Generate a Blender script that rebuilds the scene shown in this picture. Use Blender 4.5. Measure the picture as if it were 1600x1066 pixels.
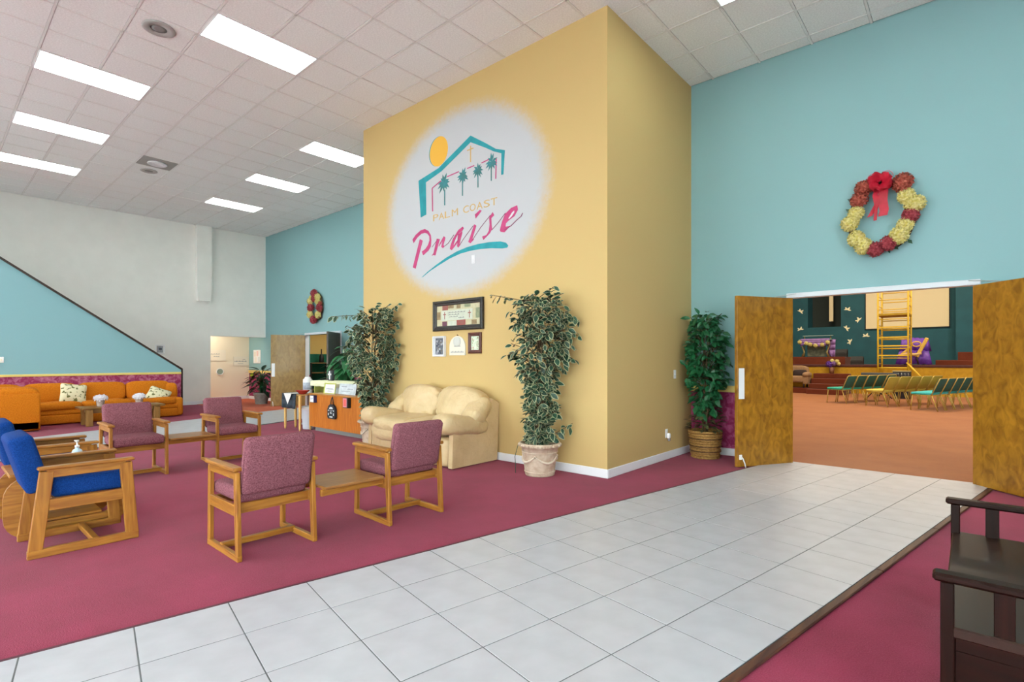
import bpy, bmesh, math, random
from mathutils import Vector, Matrix, Euler
R = math.radians
rnd = random.Random(7)
scene = bpy.context.scene
COL = scene.collection
for o in list(bpy.data.objects): bpy.data.objects.remove(o)

# ------------------------------------------------------------------ camera
cam = bpy.data.cameras.new('camera'); cam.sensor_width = 36; cam.lens = 814 / 1600 * 36
cam.shift_y = 29 / 1600; cam.clip_start = .05; cam.clip_end = 200
camo = bpy.data.objects.new('camera', cam); COL.objects.link(camo)
camo.location = (0, 0, 1.305); camo.rotation_euler = (R(90), 0, R(41.35)); scene.camera = camo
# ------------------------------------------------------------------ world, exposure
wd = bpy.data.worlds.new('world'); scene.world = wd; wd.use_nodes = True
wd.node_tree.nodes['Background'].inputs[0].default_value = (.86, .98, .98, 1)
wd.node_tree.nodes['Background'].inputs[1].default_value = 13.0
scene.view_settings.view_transform = 'Standard'; scene.view_settings.look = 'None'
scene.view_settings.gamma = 1; scene.view_settings.use_curve_mapping = False
scene.view_settings.exposure = 0.17
PANEL_STRENGTH = 9.0
def area(name, loc, sx, sy, power, color, rot=(0, 0, 0)):
    l = bpy.data.lights.new(name, 'AREA'); l.shape = 'RECTANGLE'; l.size = sx; l.size_y = sy
    l.energy = power; l.color = color
    o = bpy.data.objects.new(name, l); COL.objects.link(o); o.location = loc; o.rotation_euler = rot
    return o
# unseen area lights added to light the rooms beyond the openings
for lx, ly in ((-6, 12), (-1.5, 12), (3, 12), (-6, 18), (-1.5, 18), (3, 18), (-4.5, 23.5), (0, 23.5)):
    area('sanctuary_fill_light', (lx, ly, 6.9), 1.2, 1.2, 215, (1, .85, .64))
area('corridor_fill_light', (-17.5, 5.4, 2.55), .6, 1.2, 30, (1, .93, .8))
area('side_room_fill_light', (-13.3, 8.5, 2.7), .6, .6, 40, (1, .93, .8))

# ------------------------------------------------------------------ materials
def hexc(h):
    c = [int(h[i:i + 2], 16) / 255 for i in (0, 2, 4)]
    return tuple(x / 12.92 if x <= .04045 else ((x + .055) / 1.055) ** 2.4 for x in c) + (1,)
MATS = {}
def mat(name, c1, c2=None, scale=20, stretch=(1, 1, 1), rough=.6, bump=0, bscale=None, detail=4, spec=.4, metal=0, lo=.35, hi=.65, emit=0, coat=0, distort=0):
    if name in MATS: return MATS[name]
    m = bpy.data.materials.new(name); m.use_nodes = True; nt = m.node_tree; n = nt.nodes; b = n['Principled BSDF']
    b.inputs['Roughness'].default_value = rough; b.inputs['Metallic'].default_value = metal
    b.inputs['Specular IOR Level'].default_value = spec; b.inputs['Coat Weight'].default_value = coat
    b.inputs['Base Color'].default_value = hexc(c1)
    if c2 or bump:
        tc = n.new('ShaderNodeTexCoord'); mp = n.new('ShaderNodeMapping'); mp.inputs['Scale'].default_value = stretch
        nt.links.new(tc.outputs['Object'], mp.inputs[0])
        nz = n.new('ShaderNodeTexNoise'); nz.inputs['Scale'].default_value = scale; nz.inputs['Detail'].default_value = detail
        nz.inputs['Distortion'].default_value = distort
        nt.links.new(mp.outputs[0], nz.inputs[0])
        if c2:
            r = n.new('ShaderNodeValToRGB'); r.color_ramp.elements[0].position = lo; r.color_ramp.elements[1].position = hi
            r.color_ramp.elements[0].color = hexc(c1); r.color_ramp.elements[1].color = hexc(c2)
            nt.links.new(nz.outputs[0], r.inputs[0]); nt.links.new(r.outputs[0], b.inputs['Base Color'])
        if bump:
            src = nz
            if bscale:
                src = n.new('ShaderNodeTexNoise'); src.inputs['Scale'].default_value = bscale; src.inputs['Detail'].default_value = 3
                nt.links.new(mp.outputs[0], src.inputs[0])
            bp = n.new('ShaderNodeBump'); bp.inputs['Strength'].default_value = bump; bp.inputs['Distance'].default_value = .01
            nt.links.new(src.outputs[0], bp.inputs['Height']); nt.links.new(bp.outputs[0], b.inputs['Normal'])
    if emit:
        b.inputs['Emission Color'].default_value = hexc(c1); b.inputs['Emission Strength'].default_value = emit
    MATS[name] = m; return m
def wood(name, c1, c2, axis='x', rough=.4, s=14, coat=0, spec=.4):
    st = {'x': (.09, 1, 1), 'y': (1, .09, 1), 'z': (1, 1, .09)}[axis]
    return mat(name + '_' + axis, c1, c2, s * 2.2, st, rough, .08, None, 5, spec, 0, .3, .7, 0, coat, 1.2)
def banded(name, lower, lower2, upper, z, rough=.75):
    """wall paint that changes colour at a given height: a sponged dado below, plain paint above"""
    m = bpy.data.materials.new(name); m.use_nodes = True; nt = m.node_tree; n = nt.nodes; b = n['Principled BSDF']
    b.inputs['Roughness'].default_value = rough; b.inputs['Specular IOR Level'].default_value = .25
    tc = n.new('ShaderNodeTexCoord'); sp = n.new('ShaderNodeSeparateXYZ'); nt.links.new(tc.outputs['Object'], sp.inputs[0])
    gt = n.new('ShaderNodeMath'); gt.operation = 'GREATER_THAN'; gt.inputs[1].default_value = z; nt.links.new(sp.outputs[2], gt.inputs[0])
    nz = n.new('ShaderNodeTexNoise'); nz.inputs['Scale'].default_value = 11; nz.inputs['Detail'].default_value = 6; nz.inputs['Distortion'].default_value = 1
    nt.links.new(tc.outputs['Object'], nz.inputs[0])
    r = n.new('ShaderNodeValToRGB'); r.color_ramp.elements[0].position = .42; r.color_ramp.elements[1].position = .68
    r.color_ramp.elements[0].color = hexc(lower); r.color_ramp.elements[1].color = hexc(lower2); nt.links.new(nz.outputs[0], r.inputs[0])
    mx = n.new('ShaderNodeMix'); mx.data_type = 'RGBA'; nt.links.new(gt.outputs[0], mx.inputs[0]); nt.links.new(r.outputs[0], mx.inputs[6])
    mx.inputs[7].default_value = hexc(upper); nt.links.new(mx.outputs[2], b.inputs['Base Color'])
    n2 = n.new('ShaderNodeTexNoise'); n2.inputs['Scale'].default_value = 90; bp = n.new('ShaderNodeBump'); bp.inputs['Strength'].default_value = .06
    bp.inputs['Distance'].default_value = .01
    nt.links.new(tc.outputs['Object'], n2.inputs[0]); nt.links.new(n2.outputs[0], bp.inputs['Height']); nt.links.new(bp.outputs[0], b.inputs['Normal'])
    return m
TEAL = '9CCBC9'; MAGENTA = 'A03565'
m_teal = banded('teal_paint_over_dado', '8A2450', 'B25580', '88AFB3', .86)
m_stair = banded('stair_paint_over_dado', '98305A', 'C67A94', '88B2BA', .985)
m_green = banded('side_room_paint', '1F6B55', '256F5A', 'D9BC74', 1.48)
m_white = mat('white_wall_paint', 'ECEAE5', 'E8E6E1', 3, rough=.75, bump=.05, bscale=80)
m_cream = mat('cream_wall_paint', 'EFE3CB', rough=.7)
m_yel = bpy.data.materials.new('yellow_wall_paint_with_white_oval'); m_yel.use_nodes = True
def build_yellow():
    nt = m_yel.node_tree; n = nt.nodes; b = n['Principled BSDF']; L = nt.links.new
    b.inputs['Roughness'].default_value = .7; b.inputs['Specular IOR Level'].default_value = .3
    tc = n.new('ShaderNodeTexCoord'); mp = n.new('ShaderNodeMapping'); L(tc.outputs['Object'], mp.inputs[0])
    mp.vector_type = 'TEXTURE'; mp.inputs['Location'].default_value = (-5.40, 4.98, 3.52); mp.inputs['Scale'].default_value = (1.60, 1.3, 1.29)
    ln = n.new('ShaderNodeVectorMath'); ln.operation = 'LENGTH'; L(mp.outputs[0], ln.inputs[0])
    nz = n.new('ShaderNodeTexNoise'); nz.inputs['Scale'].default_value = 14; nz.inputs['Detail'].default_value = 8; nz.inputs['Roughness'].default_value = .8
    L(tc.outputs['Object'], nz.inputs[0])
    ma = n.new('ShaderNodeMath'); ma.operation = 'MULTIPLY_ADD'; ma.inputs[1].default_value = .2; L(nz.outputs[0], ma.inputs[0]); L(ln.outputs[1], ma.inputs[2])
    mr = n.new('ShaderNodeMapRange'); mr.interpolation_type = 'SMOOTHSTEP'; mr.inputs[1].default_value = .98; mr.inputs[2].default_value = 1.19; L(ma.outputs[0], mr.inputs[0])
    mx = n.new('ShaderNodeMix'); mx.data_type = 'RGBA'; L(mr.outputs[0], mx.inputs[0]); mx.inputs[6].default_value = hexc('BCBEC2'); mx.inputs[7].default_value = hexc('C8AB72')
    L(mx.outputs[2], b.inputs['Base Color'])
    n2 = n.new('ShaderNodeTexNoise'); n2.inputs['Scale'].default_value = 80; bp = n.new('ShaderNodeBump'); bp.inputs['Strength'].default_value = .06; bp.inputs['Distance'].default_value = .01
    L(tc.outputs['Object'], n2.inputs[0]); L(n2.outputs[0], bp.inputs['Height']); L(bp.outputs[0], b.inputs['Normal'])
build_yellow()
def carpet(name, c1, c2, c3):
    m = bpy.data.materials.new(name); m.use_nodes = True; nt = m.node_tree; n = nt.nodes; b = n['Principled BSDF']; L = nt.links.new
    b.inputs['Roughness'].default_value = .95; b.inputs['Specular IOR Level'].default_value = .1
    b.inputs['Sheen Weight'].default_value = .1; b.inputs['Sheen Roughness'].default_value = .6
    tc = n.new('ShaderNodeTexCoord')
    a = n.new('ShaderNodeTexNoise'); a.inputs['Scale'].default_value = 1.6; a.inputs['Detail'].default_value = 7; a.inputs['Roughness'].default_value = .65
    f = n.new('ShaderNodeTexNoise'); f.inputs['Scale'].default_value = 170; f.inputs['Detail'].default_value = 2
    L(tc.outputs['Object'], a.inputs[0]); L(tc.outputs['Object'], f.inputs[0])
    r = n.new('ShaderNodeValToRGB'); r.color_ramp.elements[0].position = .35; r.color_ramp.elements[1].position = .66
    r.color_ramp.elements[0].color = hexc(c1); r.color_ramp.elements[1].color = hexc(c2); L(a.outputs[0], r.inputs[0])
    fr = n.new('ShaderNodeMapRange'); fr.inputs[1].default_value = .4; fr.inputs[2].default_value = .7; fr.inputs[4].default_value = .5; L(f.outputs[0], fr.inputs[0])
    mx = n.new('ShaderNodeMix'); mx.data_type = 'RGBA'; L(fr.outputs[0], mx.inputs[0]); L(r.outputs[0], mx.inputs[6]); mx.inputs[7].default_value = hexc(c3)
    L(mx.outputs[2], b.inputs['Base Color'])
    bp = n.new('ShaderNodeBump'); bp.inputs['Strength'].default_value = .5; bp.inputs['Distance'].default_value = .004; L(f.outputs[0], bp.inputs['Height']); L(bp.outputs[0], b.inputs['Normal'])
    MATS[name] = m; return m
m_carpet = carpet('magenta_carpet', '7E1A38', '922347', 'A63C5E')
m_ocarpet = carpet('orange_carpet', '8E5430', '9C633A', 'A67448')
m_rcarpet = carpet('red_orange_carpet', 'B04A28', 'C05A34', 'C4683F')
m_redcarp = carpet('stage_red_carpet', '5E2A18', '6C331F', '763A26')
m_gold = mat('gold_paint', 'C79A1E', 'B98C18', 9, rough=.7)
m_tile = mat('pale_ceramic_tile', 'B3B3BA', 'BCBCC3', 6, rough=.36, bump=.02, bscale=30, spec=.5)
m_grout = mat('grey_grout', '66686A', rough=.9)
m_ctile = mat('ceiling_tile_board', 'F5F7F6', 'E8EAE9', 55, rough=.9, bump=.25, bscale=140, lo=.3, hi=.62, spec=.1)
m_grid = mat('ceiling_grid_metal', 'E6E6E4', rough=.5)
m_panel = mat('lit_diffuser', 'F2FFF6', emit=PANEL_STRENGTH)
m_base = mat('white_gloss_trim', 'E4E6EA', rough=.4)
m_rail = mat('yellow_trim_paint', 'E6CB74', rough=.5)
m_dark = mat('dark_brown_cap', '2E211B', '3A2A22', 12, rough=.45)
m_strip = wood('worn_walnut_strip', '35191A', '623E2A', 'y', .5, 8)
m_edgeshade = mat('maroon_edge_shade', '5A2A38', rough=.6)  # dark tone of the thin shadow along the near path
m_door = mat('birch_veneer_door', '7A500E', 'AE7A20', 14, (1, 1, .55), .35, .03, None, 12, .4, 0, .3, .7, 0, .15, .9)
m_door2 = mat('aged_veneer_door', '80622E', 'A08044', 11, (1, 1, .55), .35, .03, None, 12, .4, 0, .3, .7, 0, .1, .9)
m_doordk = mat('dark_door_face', '4A3D33', '58493C', 5, rough=.45)
m_metal = mat('brushed_aluminium', 'B9BCC0', rough=.35, metal=.8)
m_frame = mat('white_door_frame', 'CDD2D8', rough=.35)
m_plate = mat('pale_push_plate', 'DFE3E6', rough=.35)
m_black = mat('black_plastic', '1A1A1B', rough=.45)
m_whitep = mat('white_plastic', 'ECECEC', rough=.4)
m_mauve = mat('mauve_tweed', '704049', '95606A', 130, rough=.9, bump=.3, detail=2, spec=.15)
m_blue = mat('blue_wool', '0A2F6C', '123F86', 150, rough=.9, bump=.2, detail=2, spec=.15)
m_leather = mat('cream_leather', 'C6AB80', 'D1B88D', 4, rough=.42, bump=.5, bscale=7, spec=.45)
[n_ for n_ in m_leather.node_tree.nodes if n_.type == 'BUMP'][0].inputs['Distance'].default_value = .06
m_orange = mat('orange_corduroy', 'C06A12', 'D27C1C', 60, (1, .1, 1), .9, .25, None, 3, .15)
m_petalr = mat('dusty_red_petal', '8E2A34', 'B8505A', 30, rough=.7)
m_petalo = mat('rust_petal', '9C4034', 'BC6450', 30, rough=.7)
m_petaly = mat('cream_yellow_petal', 'D6C868', 'EADFA2', 30, rough=.7)
m_petalw = mat('white_petal', 'E6DFE6', 'F0EAF0', 30, rough=.7)
m_ribbon = mat('red_ribbon', 'A81428', 'C4203A', 8, rough=.45)
m_vine = mat('brown_vine', '3C3026', '5A4A38', 40, rough=.9)
m_leafd = mat('dark_ficus_leaf', '1C3A2A', '2F5640', 6, rough=.38, lo=.3, hi=.7)
m_leafm = mat('cream_leaf_margin', 'AEB088', 'C4C49C', 8, rough=.45)
m_leafg = mat('green_ficus_leaf', '15472B', '2C7A48', 5, rough=.32, lo=.3, hi=.7)
m_leafl = mat('broad_green_leaf', '1F5A34', '3F8650', 6, rough=.4)
m_leafo = mat('olive_leaf', '3A3A20', '5E5C36', 8, rough=.5)
m_bark = mat('brown_bark', '4A3A28', '66513A', 30, (1, 1, .3), .9, .3)
m_stone = mat('pale_terracotta', 'B59C86', 'CDBBA6', 14, rough=.85, bump=.15, bscale=60)
m_soil = mat('moss_and_soil', '3C2E1E', '5A4A2C', 40, rough=1)
m_wick = mat('woven_wicker', '8A6430', 'B98F50', 45, (1, 1, 3), .7, .4)
m_wickd = mat('dark_wicker', '4E3218', '6A4826', 45, rough=.7)
PINE = ('8A4E14', 'C48C3A'); OAK = ('86501A', 'B27A2E'); TBL = ('8A5C2C', '9E6E3A'); MAHO = ('140703', '240D06')
def mural_mat(k):
    return {'t': mat('teal_mural_paint', '168A95', '1F98A2', 8, rough=.6), 'm': mat('raspberry_mural_paint', 'B3326B', 'BE4478', 8, rough=.6),
            'y': mat('amber_mural_paint', 'E5AE3C', rough=.6), 'b': mat('beige_mural_paint', 'CDA968', rough=.6), 'w': mat('white_mural_paint', 'D5D6D9', rough=.7),
            'g': mat('palm_green_paint', '2E7F88', '3E6E6A', 9, rough=.6), 'p': mat('plum_line_paint', '7E3A5C', rough=.6)}[k]

# ------------------------------------------------------------------ mesh builder
class MB:
    def __init__(s): s.v = []; s.f = []; s.mi = []; s.sm = []; s.cur = 0
    def add(s, vs, fs, smooth=False):
        o = len(s.v); s.v += [tuple(v) for v in vs]
        for f in fs: s.f.append(tuple(i + o for i in f)); s.mi.append(s.cur); s.sm.append(smooth)
        return s
    def box(s, a, b, ch=0, mtx=None):
        x0, y0, z0 = a; x1, y1, z1 = b
        if x0 > x1: x0, x1 = x1, x0
        if y0 > y1: y0, y1 = y1, y0
        if z0 > z1: z0, z1 = z1, z0
        if ch <= 0:
            vs = [(x, y, z) for z in (z0, z1) for y in (y0, y1) for x in (x0, x1)]
            fs = [(0, 2, 3, 1), (4, 5, 7, 6), (0, 1, 5, 4), (2, 6, 7, 3), (0, 4, 6, 2), (1, 3, 7, 5)]
            sm = False
        else:
            ch = min(ch, (x1 - x0) * .49, (y1 - y0) * .49, (z1 - z0) * .49)
            vs = []; ix = {}
            C = ((x0, x1), (y0, y1), (z0, z1))
            for i in (0, 1):
                for j in (0, 1):
                    for k in (0, 1):
                        for ax in range(3):
                            p = [C[0][i], C[1][j], C[2][k]]
                            for q in range(3):
                                if q != ax: p[q] += ch if (i, j, k)[q] == 0 else -ch
                            ix[(i, j, k, ax)] = len(vs); vs.append(tuple(p))
            fs = []
            for ax in range(3):
                u, w = [q for q in range(3) if q != ax]
                for e in (0, 1):
                    l = []
                    for (p, q) in ((0, 0), (1, 0), (1, 1), (0, 1)):
                        c = [0, 0, 0]; c[ax] = e; c[u] = p; c[w] = q; l.append(ix[(c[0], c[1], c[2], ax)])
                    fs.append(l if (e == 1) == ((ax != 1)) else l[::-1])
            for ax in range(3):
                u, w = [q for q in range(3) if q != ax]
                for p in (0, 1):
                    for q in (0, 1):
                        l = []
                        for e, a_ in ((0, u), (0, w), (1, w), (1, u)):
                            c = [0, 0, 0]; c[ax] = e; c[u] = p; c[w] = q; l.append(ix[(c[0], c[1], c[2], a_)])
                        fs.append(l)
            for i in (0, 1):
                for j in (0, 1):
                    for k in (0, 1): fs.append([ix[(i, j, k, a_)] for a_ in range(3)])
            sm = False
        if mtx is not None: vs = [tuple(mtx @ Vector(v)) for v in vs]
        return s.add(vs, fs, sm)
    def rbox(s, a, b, r, seg=3, mtx=None):
        """box with rounded edges, smooth"""
        bm = bmesh.new(); bmesh.ops.create_cube(bm, size=1)
        for v in bm.verts: v.co = Vector([a[i] + (v.co[i] + .5) * (b[i] - a[i]) for i in range(3)])
        bmesh.ops.bevel(bm, geom=bm.edges[:], offset=min(r, *(abs(b[i] - a[i]) * .49 for i in range(3))), segments=seg, profile=.5, affect='EDGES')
        bm.verts.index_update()
        vs = [(mtx @ v.co) if mtx is not None else v.co for v in bm.verts]
        s.add(vs, [[v.index for v in f.verts] for f in bm.faces], True); bm.free(); return s
    def beam(s, p, q, w, h, up=(0, 0, 1), ch=.004):
        p = Vector(p); q = Vector(q); d = (q - p); L = d.length; d.normalize(); up = Vector(up)
        x = d.cross(up)
        if x.length < 1e-4: x = d.cross(Vector((0, 1, 0)))
        x.normalize(); z = x.cross(d).normalized()
        m = Matrix(((x.x, d.x, z.x, p.x), (x.y, d.y, z.y, p.y), (x.z, d.z, z.z, p.z), (0, 0, 0, 1)))
        return s.box((-w / 2, 0, -h / 2), (w / 2, L, h / 2), ch, m)
    def tube(s, pts, r, seg=8, cap=True):
        pts = [Vector(p) for p in pts]; n = len(pts); rs = r if isinstance(r, (list, tuple)) else [r] * n
        vs = []; prev = None
        for i, p in enumerate(pts):
            d = (pts[min(i + 1, n - 1)] - pts[max(i - 1, 0)]).normalized()
            if prev is None:
                x = d.cross(Vector((0, 0, 1)))
                if x.length < .05: x = d.cross(Vector((1, 0, 0)))
            else: x = prev - d * prev.dot(d)
            x.normalize(); prev = x; y = d.cross(x)
            vs += [p + (x * math.cos(2 * math.pi * k / seg) + y * math.sin(2 * math.pi * k / seg)) * rs[i] for k in range(seg)]
        fs = [(i * seg + k, i * seg + (k + 1) % seg, (i + 1) * seg + (k + 1) % seg, (i + 1) * seg + k) for i in range(n - 1) for k in range(seg)]
        if cap: fs += [tuple(range(seg))[::-1], tuple((n - 1) * seg + k for k in range(seg))]
        return s.add(vs, fs, True)
    def lathe(s, prof, c=(0, 0, 0), seg=24):
        vs = []; n = len(prof)
        for r_, z in prof: vs += [(c[0] + r_ * math.cos(2 * math.pi * k / seg), c[1] + r_ * math.sin(2 * math.pi * k / seg), c[2] + z) for k in range(seg)]
        fs = [(i * seg + k, i * seg + (k + 1) % seg, (i + 1) * seg + (k + 1) % seg, (i + 1) * seg + k) for i in range(n - 1) for k in range(seg)]
        if prof[0][0] > 1e-4: fs.append(tuple(range(seg))[::-1])
        if prof[-1][0] > 1e-4: fs.append(tuple((n - 1) * seg + k for k in range(seg)))
        return s.add(vs, fs, True)
    def prism(s, poly, fn, t0, t1):
        """poly (2-D) extruded between depths t0 and t1; fn(u, v, t) gives the point"""
        n = len(poly); vs = [fn(u, v, t0) for u, v in poly] + [fn(u, v, t1) for u, v in poly]
        fs = [tuple(range(n)), tuple(range(2 * n - 1, n - 1, -1))] + [(i, i + n, (i + 1) % n + n, (i + 1) % n) for i in range(n)]
        return s.add(vs, fs)
    def superq(s, c, size, e=.5, e2=None, rot=None, nu=20, nv=12, warp=None):
        """rounded pillow: superellipsoid of the given full size"""
        e2 = e if e2 is None else e2
        f = lambda w, m: math.copysign(abs(w) ** m, w)
        M = (Euler(rot).to_matrix() if rot else Matrix.Identity(3)); vs = []
        for j in range(nv + 1):
            ph = -math.pi / 2 + math.pi * j / nv
            for i in range(nu):
                th = 2 * math.pi * i / nu
                p = Vector((f(math.cos(ph), e) * f(math.cos(th), e2) * size[0] / 2, f(math.cos(ph), e) * f(math.sin(th), e2) * size[1] / 2, f(math.sin(ph), e) * size[2] / 2))
                if warp: p = Vector(warp(p))
                vs.append(M @ p + Vector(c))
        fs = [(j * nu + i, j * nu + (i + 1) % nu, (j + 1) * nu + (i + 1) % nu, (j + 1) * nu + i) for j in range(nv) for i in range(nu)]
        return s.add(vs, fs, True)
    def mesh(s, name, mats):
        me = bpy.data.meshes.new(name); me.from_pydata(s.v, [], s.f)
        for m in (mats if isinstance(mats, (list, tuple)) else [mats]): me.materials.append(m)
        me.polygons.foreach_set('material_index', s.mi); me.polygons.foreach_set('use_smooth', s.sm); me.update(); return me
def add(name, me, parent=None, loc=None):
    o = bpy.data.objects.new(name, me); COL.objects.link(o)
    if parent: o.parent = parent
    if loc: o.location = loc
    return o
def obj(name, mb, mats, parent=None, label=None, kind=None):
    o = add(name, mb.mesh(name, mats), parent)
    if label: o['label'] = label
    if kind: o['kind'] = kind
    return o
def tag(o, label, cat, group=None):
    o['label'] = label; o['category'] = cat
    if group: o['group'] = group
    return o
def thing(name, label, cat, loc=(0, 0, 0), rz=0, group=None):
    o = bpy.data.objects.new(name, None); COL.objects.link(o); o.location = loc; o.rotation_euler = (0, 0, rz)
    o.empty_display_size = .1
    return tag(o, label, cat, group)
def struct(name, mb, mats, parent=None):
    o = obj(name, mb, mats, parent)
    if not parent: o['kind'] = 'structure'
    return o
def sroot(name):
    o = bpy.data.objects.new(name, None); COL.objects.link(o); o['kind'] = 'structure'; return o
def dup(root, loc, rz, label, group=None):
    r_ = root.copy(); COL.objects.link(r_); r_.location = loc; r_.rotation_euler = (0, 0, rz); r_['label'] = label
    if group: r_['group'] = group
    for ch in list(root.children):
        c = ch.copy(); COL.objects.link(c); c.parent = r_
        for g in ch.children:
            d = g.copy(); COL.objects.link(d); d.parent = c
    return r_
XZ = lambda y: (lambda u, v, t: (u, y + t, v))
YZ = lambda x: (lambda u, v, t: (x + t, u, v))
CW, SW = math.cos(R(41.35)), math.sin(R(41.35))
def frame_visible(p, mx=0):
    d = -p[0] * SW + p[1] * CW; l = p[0] * CW + p[1] * SW
    if d < .3: return False
    px = 800 + 814 * l / d; py = 562 + 814 * (1.305 - p[2]) / d
    return -mx < px < 1600 + mx and -mx < py < 1066 + mx

# ================================================================== ROOM SHELL
YB, XW, H = 7.266, -16.84, 5.19
XB0, XB1, YF = -7.745, -2.99, 4.98          # the yellow box that stands out from the teal wall
YS, XE = -6.5, 5.0                           # unseen entrance wall and right-hand wall
D1 = (-1.70, .03); D3 = (-14.2, -12.36); DZ = 2.08; DZ3 = 2.0
# floors
fl = struct('floor', MB().box((-18.2, YS, -.1), (XE, YB, 0)), m_carpet)
struct('floor_sanctuary', MB().box((-9.5, YB, -.1), (8, 28, .004)), m_ocarpet)
struct('floor_hallway', MB().box((-18.2, 5.3, 0), (-13.2, YB + .1, .006)), m_rcarpet)
struct('floor_side_room', MB().box((-18.2, YB, -.1), (-9.6, 10, .004)), m_rcarpet)
# walls
def wall_with_openings(name, m, x0, x1, y, t, z1, ops):
    mb = MB(); x = x0
    for a, b, zt in sorted(ops):
        mb.box((x, y, 0), (a - .05, y + t, z1)); mb.box((a - .05, y, zt), (b + .05, y + t, z1)); x = b + .05
    mb.box((x, y, 0), (x1, y + t, z1)); return struct(name, mb, m)
wall_with_openings('wall_back', m_teal, -18.2, XE, YB, .14, H + .2, [(D1[0], D1[1], DZ + .06), (D3[0], D3[1], DZ3)])
wm = struct('wall_middle', MB().box((XB0, YF, 0), (XB1, YB, H + .1)), m_yel)
mb = MB(); mb.box((XW - .2, YS, 0), (XW, 5.666, H + .2)); mb.box((XW - .2, 5.666, 2.005), (XW, YB, H + .2)); struct('wall_left', mb, m_white)
# tapered pilaster casing that runs down the white wall
mb = MB(); mb.prism([(5.26, 5.19), (5.65, 5.19), (5.65, 3.35), (5.62, 3.0), (5.29, 3.0), (5.26, 3.35)], YZ(XW), 0, .16); struct('trim_1', mb, m_white)
# stair enclosure: sloped teal parapet with dark cap
sl = lambda y: 1.053 + (4.25 - y) * .711
mb = MB(); mb.prism([(-1.58, 0), (4.25, 0), (4.25, sl(4.25)), (-1.58, sl(-1.58))], YZ(-14.6), -.12, 0); struct('wall_stair', mb, m_stair)
mb = MB(); mb.prism([(-1.58, sl(-1.58)), (4.28, sl(4.28)), (4.28, sl(4.28) + .05), (-1.58, sl(-1.58) + .05)], YZ(-14.6), -.15, .03)
mb.box((-14.75, 4.25, 0), (-14.57, 4.28, sl(4.28) + .04)); struct('trim_2', mb, m_dark)
struct('trim_3', MB().box((-14.6, -1.6, .95), (-14.575, 4.25, 1.0), .006), m_rail)
struct('baseboard_stair', MB().box((-14.6, 4.0, 0), (-14.58, 4.25, .09)), m_base)
# corridor beyond the white wall, side room beyond the far doors, sanctuary beyond the big doors
struct('wall_corridor', MB().box((-18.3, 3.5, 0), (-18.1, YB, 2.7)), m_cream)
struct('ceiling_corridor', MB().box((-18.3, 3.5, 2.65), (XW - .2, YB, 2.75)), m_white)
struct('wall_corridor_end', MB().box((-18.3, 3.4, 0), (XW - .2, 3.5, 2.7)), m_cream)
mb = MB(); mb.box((-15.5, 9.6, 0), (-9.7, 9.7, 2.9)); mb.box((-15.6, YB + .14, 0), (-15.5, 9.7, 2.9)); mb.box((-9.8, YB + .14, 0), (-9.7, 9.7, 2.9)); struct('wall_side_room', mb, m_green)
struct('ceiling_side_room', MB().box((-15.6, YB + .14, 2.8), (-9.7, 9.7, 2.9)), m_white)
# unseen entrance and right-hand walls; window bays added to let daylight in
BAYS = [(-15.5, -12.5), (-11.5, -8.5), (-7.5, -4.5), (-3.5, -.5), (.5, 3.5)]
mb = MB(); x = XW - .2
for a, b in BAYS:
    mb.box((x, YS - .15, 0), (a, YS, H + .2)); mb.box((a, YS - .15, 3.6), (b, YS, H + .2)); x = b
mb.box((x, YS - .15, 0), (XE + .15, YS, H + .2)); struct('wall_front', mb, m_teal)
EB = [(-5.5, -2.7), (-2.0, .8)]  # bays added on the right to brighten the white left wall
mb = MB(); y = YS
for a, b in EB:
    mb.box((XE, y, 0), (XE + .15, a, H + .2)); mb.box((XE, a, 3.6), (XE + .15, b, H + .2)); y = b
mb.box((XE, y, 0), (XE + .15, YB + .14, H + .2)); struct('wall_right', mb, m_teal)
gl = bpy.data.materials.new('thin_window_glass'); gl.use_nodes = True
def build_glass():
    nt = gl.node_tree; n = nt.nodes; n.remove(n['Principled BSDF'])
    t = n.new('ShaderNodeBsdfTransparent'); g_ = n.new('ShaderNodeBsdfGlossy'); g_.inputs['Roughness'].default_value = .02
    x_ = n.new('ShaderNodeMixShader'); x_.inputs[0].default_value = .08
    nt.links.new(t.outputs[0], x_.inputs[1]); nt.links.new(g_.outputs[0], x_.inputs[2]); nt.links.new(x_.outputs[0], n['Material Output'].inputs[0])
build_glass()
for i, (a, b) in enumerate(BAYS):
    w = sroot('window_%d' % (i + 1)); mb = MB()
    for xx in (a + .03, (a + b) / 2, b - .03): mb.box((xx - .03, YS - .1, 0), (xx + .03, YS - .02, 3.6))
    for zz in (.04, 2.3, 3.57): mb.box((a, YS - .1, zz - .03), (b, YS - .02, zz + .03))
    obj('window_frame', mb, m_metal, w); obj('pane', MB().box((a, YS - .065, 0), (b, YS - .06, 3.6)), gl, w)
for i, (a, b) in enumerate(EB):
    w = sroot('window_%d' % (i + 6)); mb = MB()
    for yy in (a + .03, (a + b) / 2, b - .03): mb.box((XE + .02, yy - .03, 0), (XE + .1, yy + .03, 3.6))
    for zz in (.04, 2.3, 3.57): mb.box((XE + .02, a, zz - .03), (XE + .1, b, zz + .03))
    obj('window_frame', mb, m_metal, w); obj('pane', MB().box((XE + .06, a, 0), (XE + .065, b, 3.6)), gl, w)
struct('ground_outside', MB().box((-40, -40, -.2), (40, 7, -.12)), mat('bounce_paving', 'C9C8C2', 'D4D3CE', 3, rough=.9))  # unseen ground, made pale to bounce daylight onto the ceiling
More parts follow.
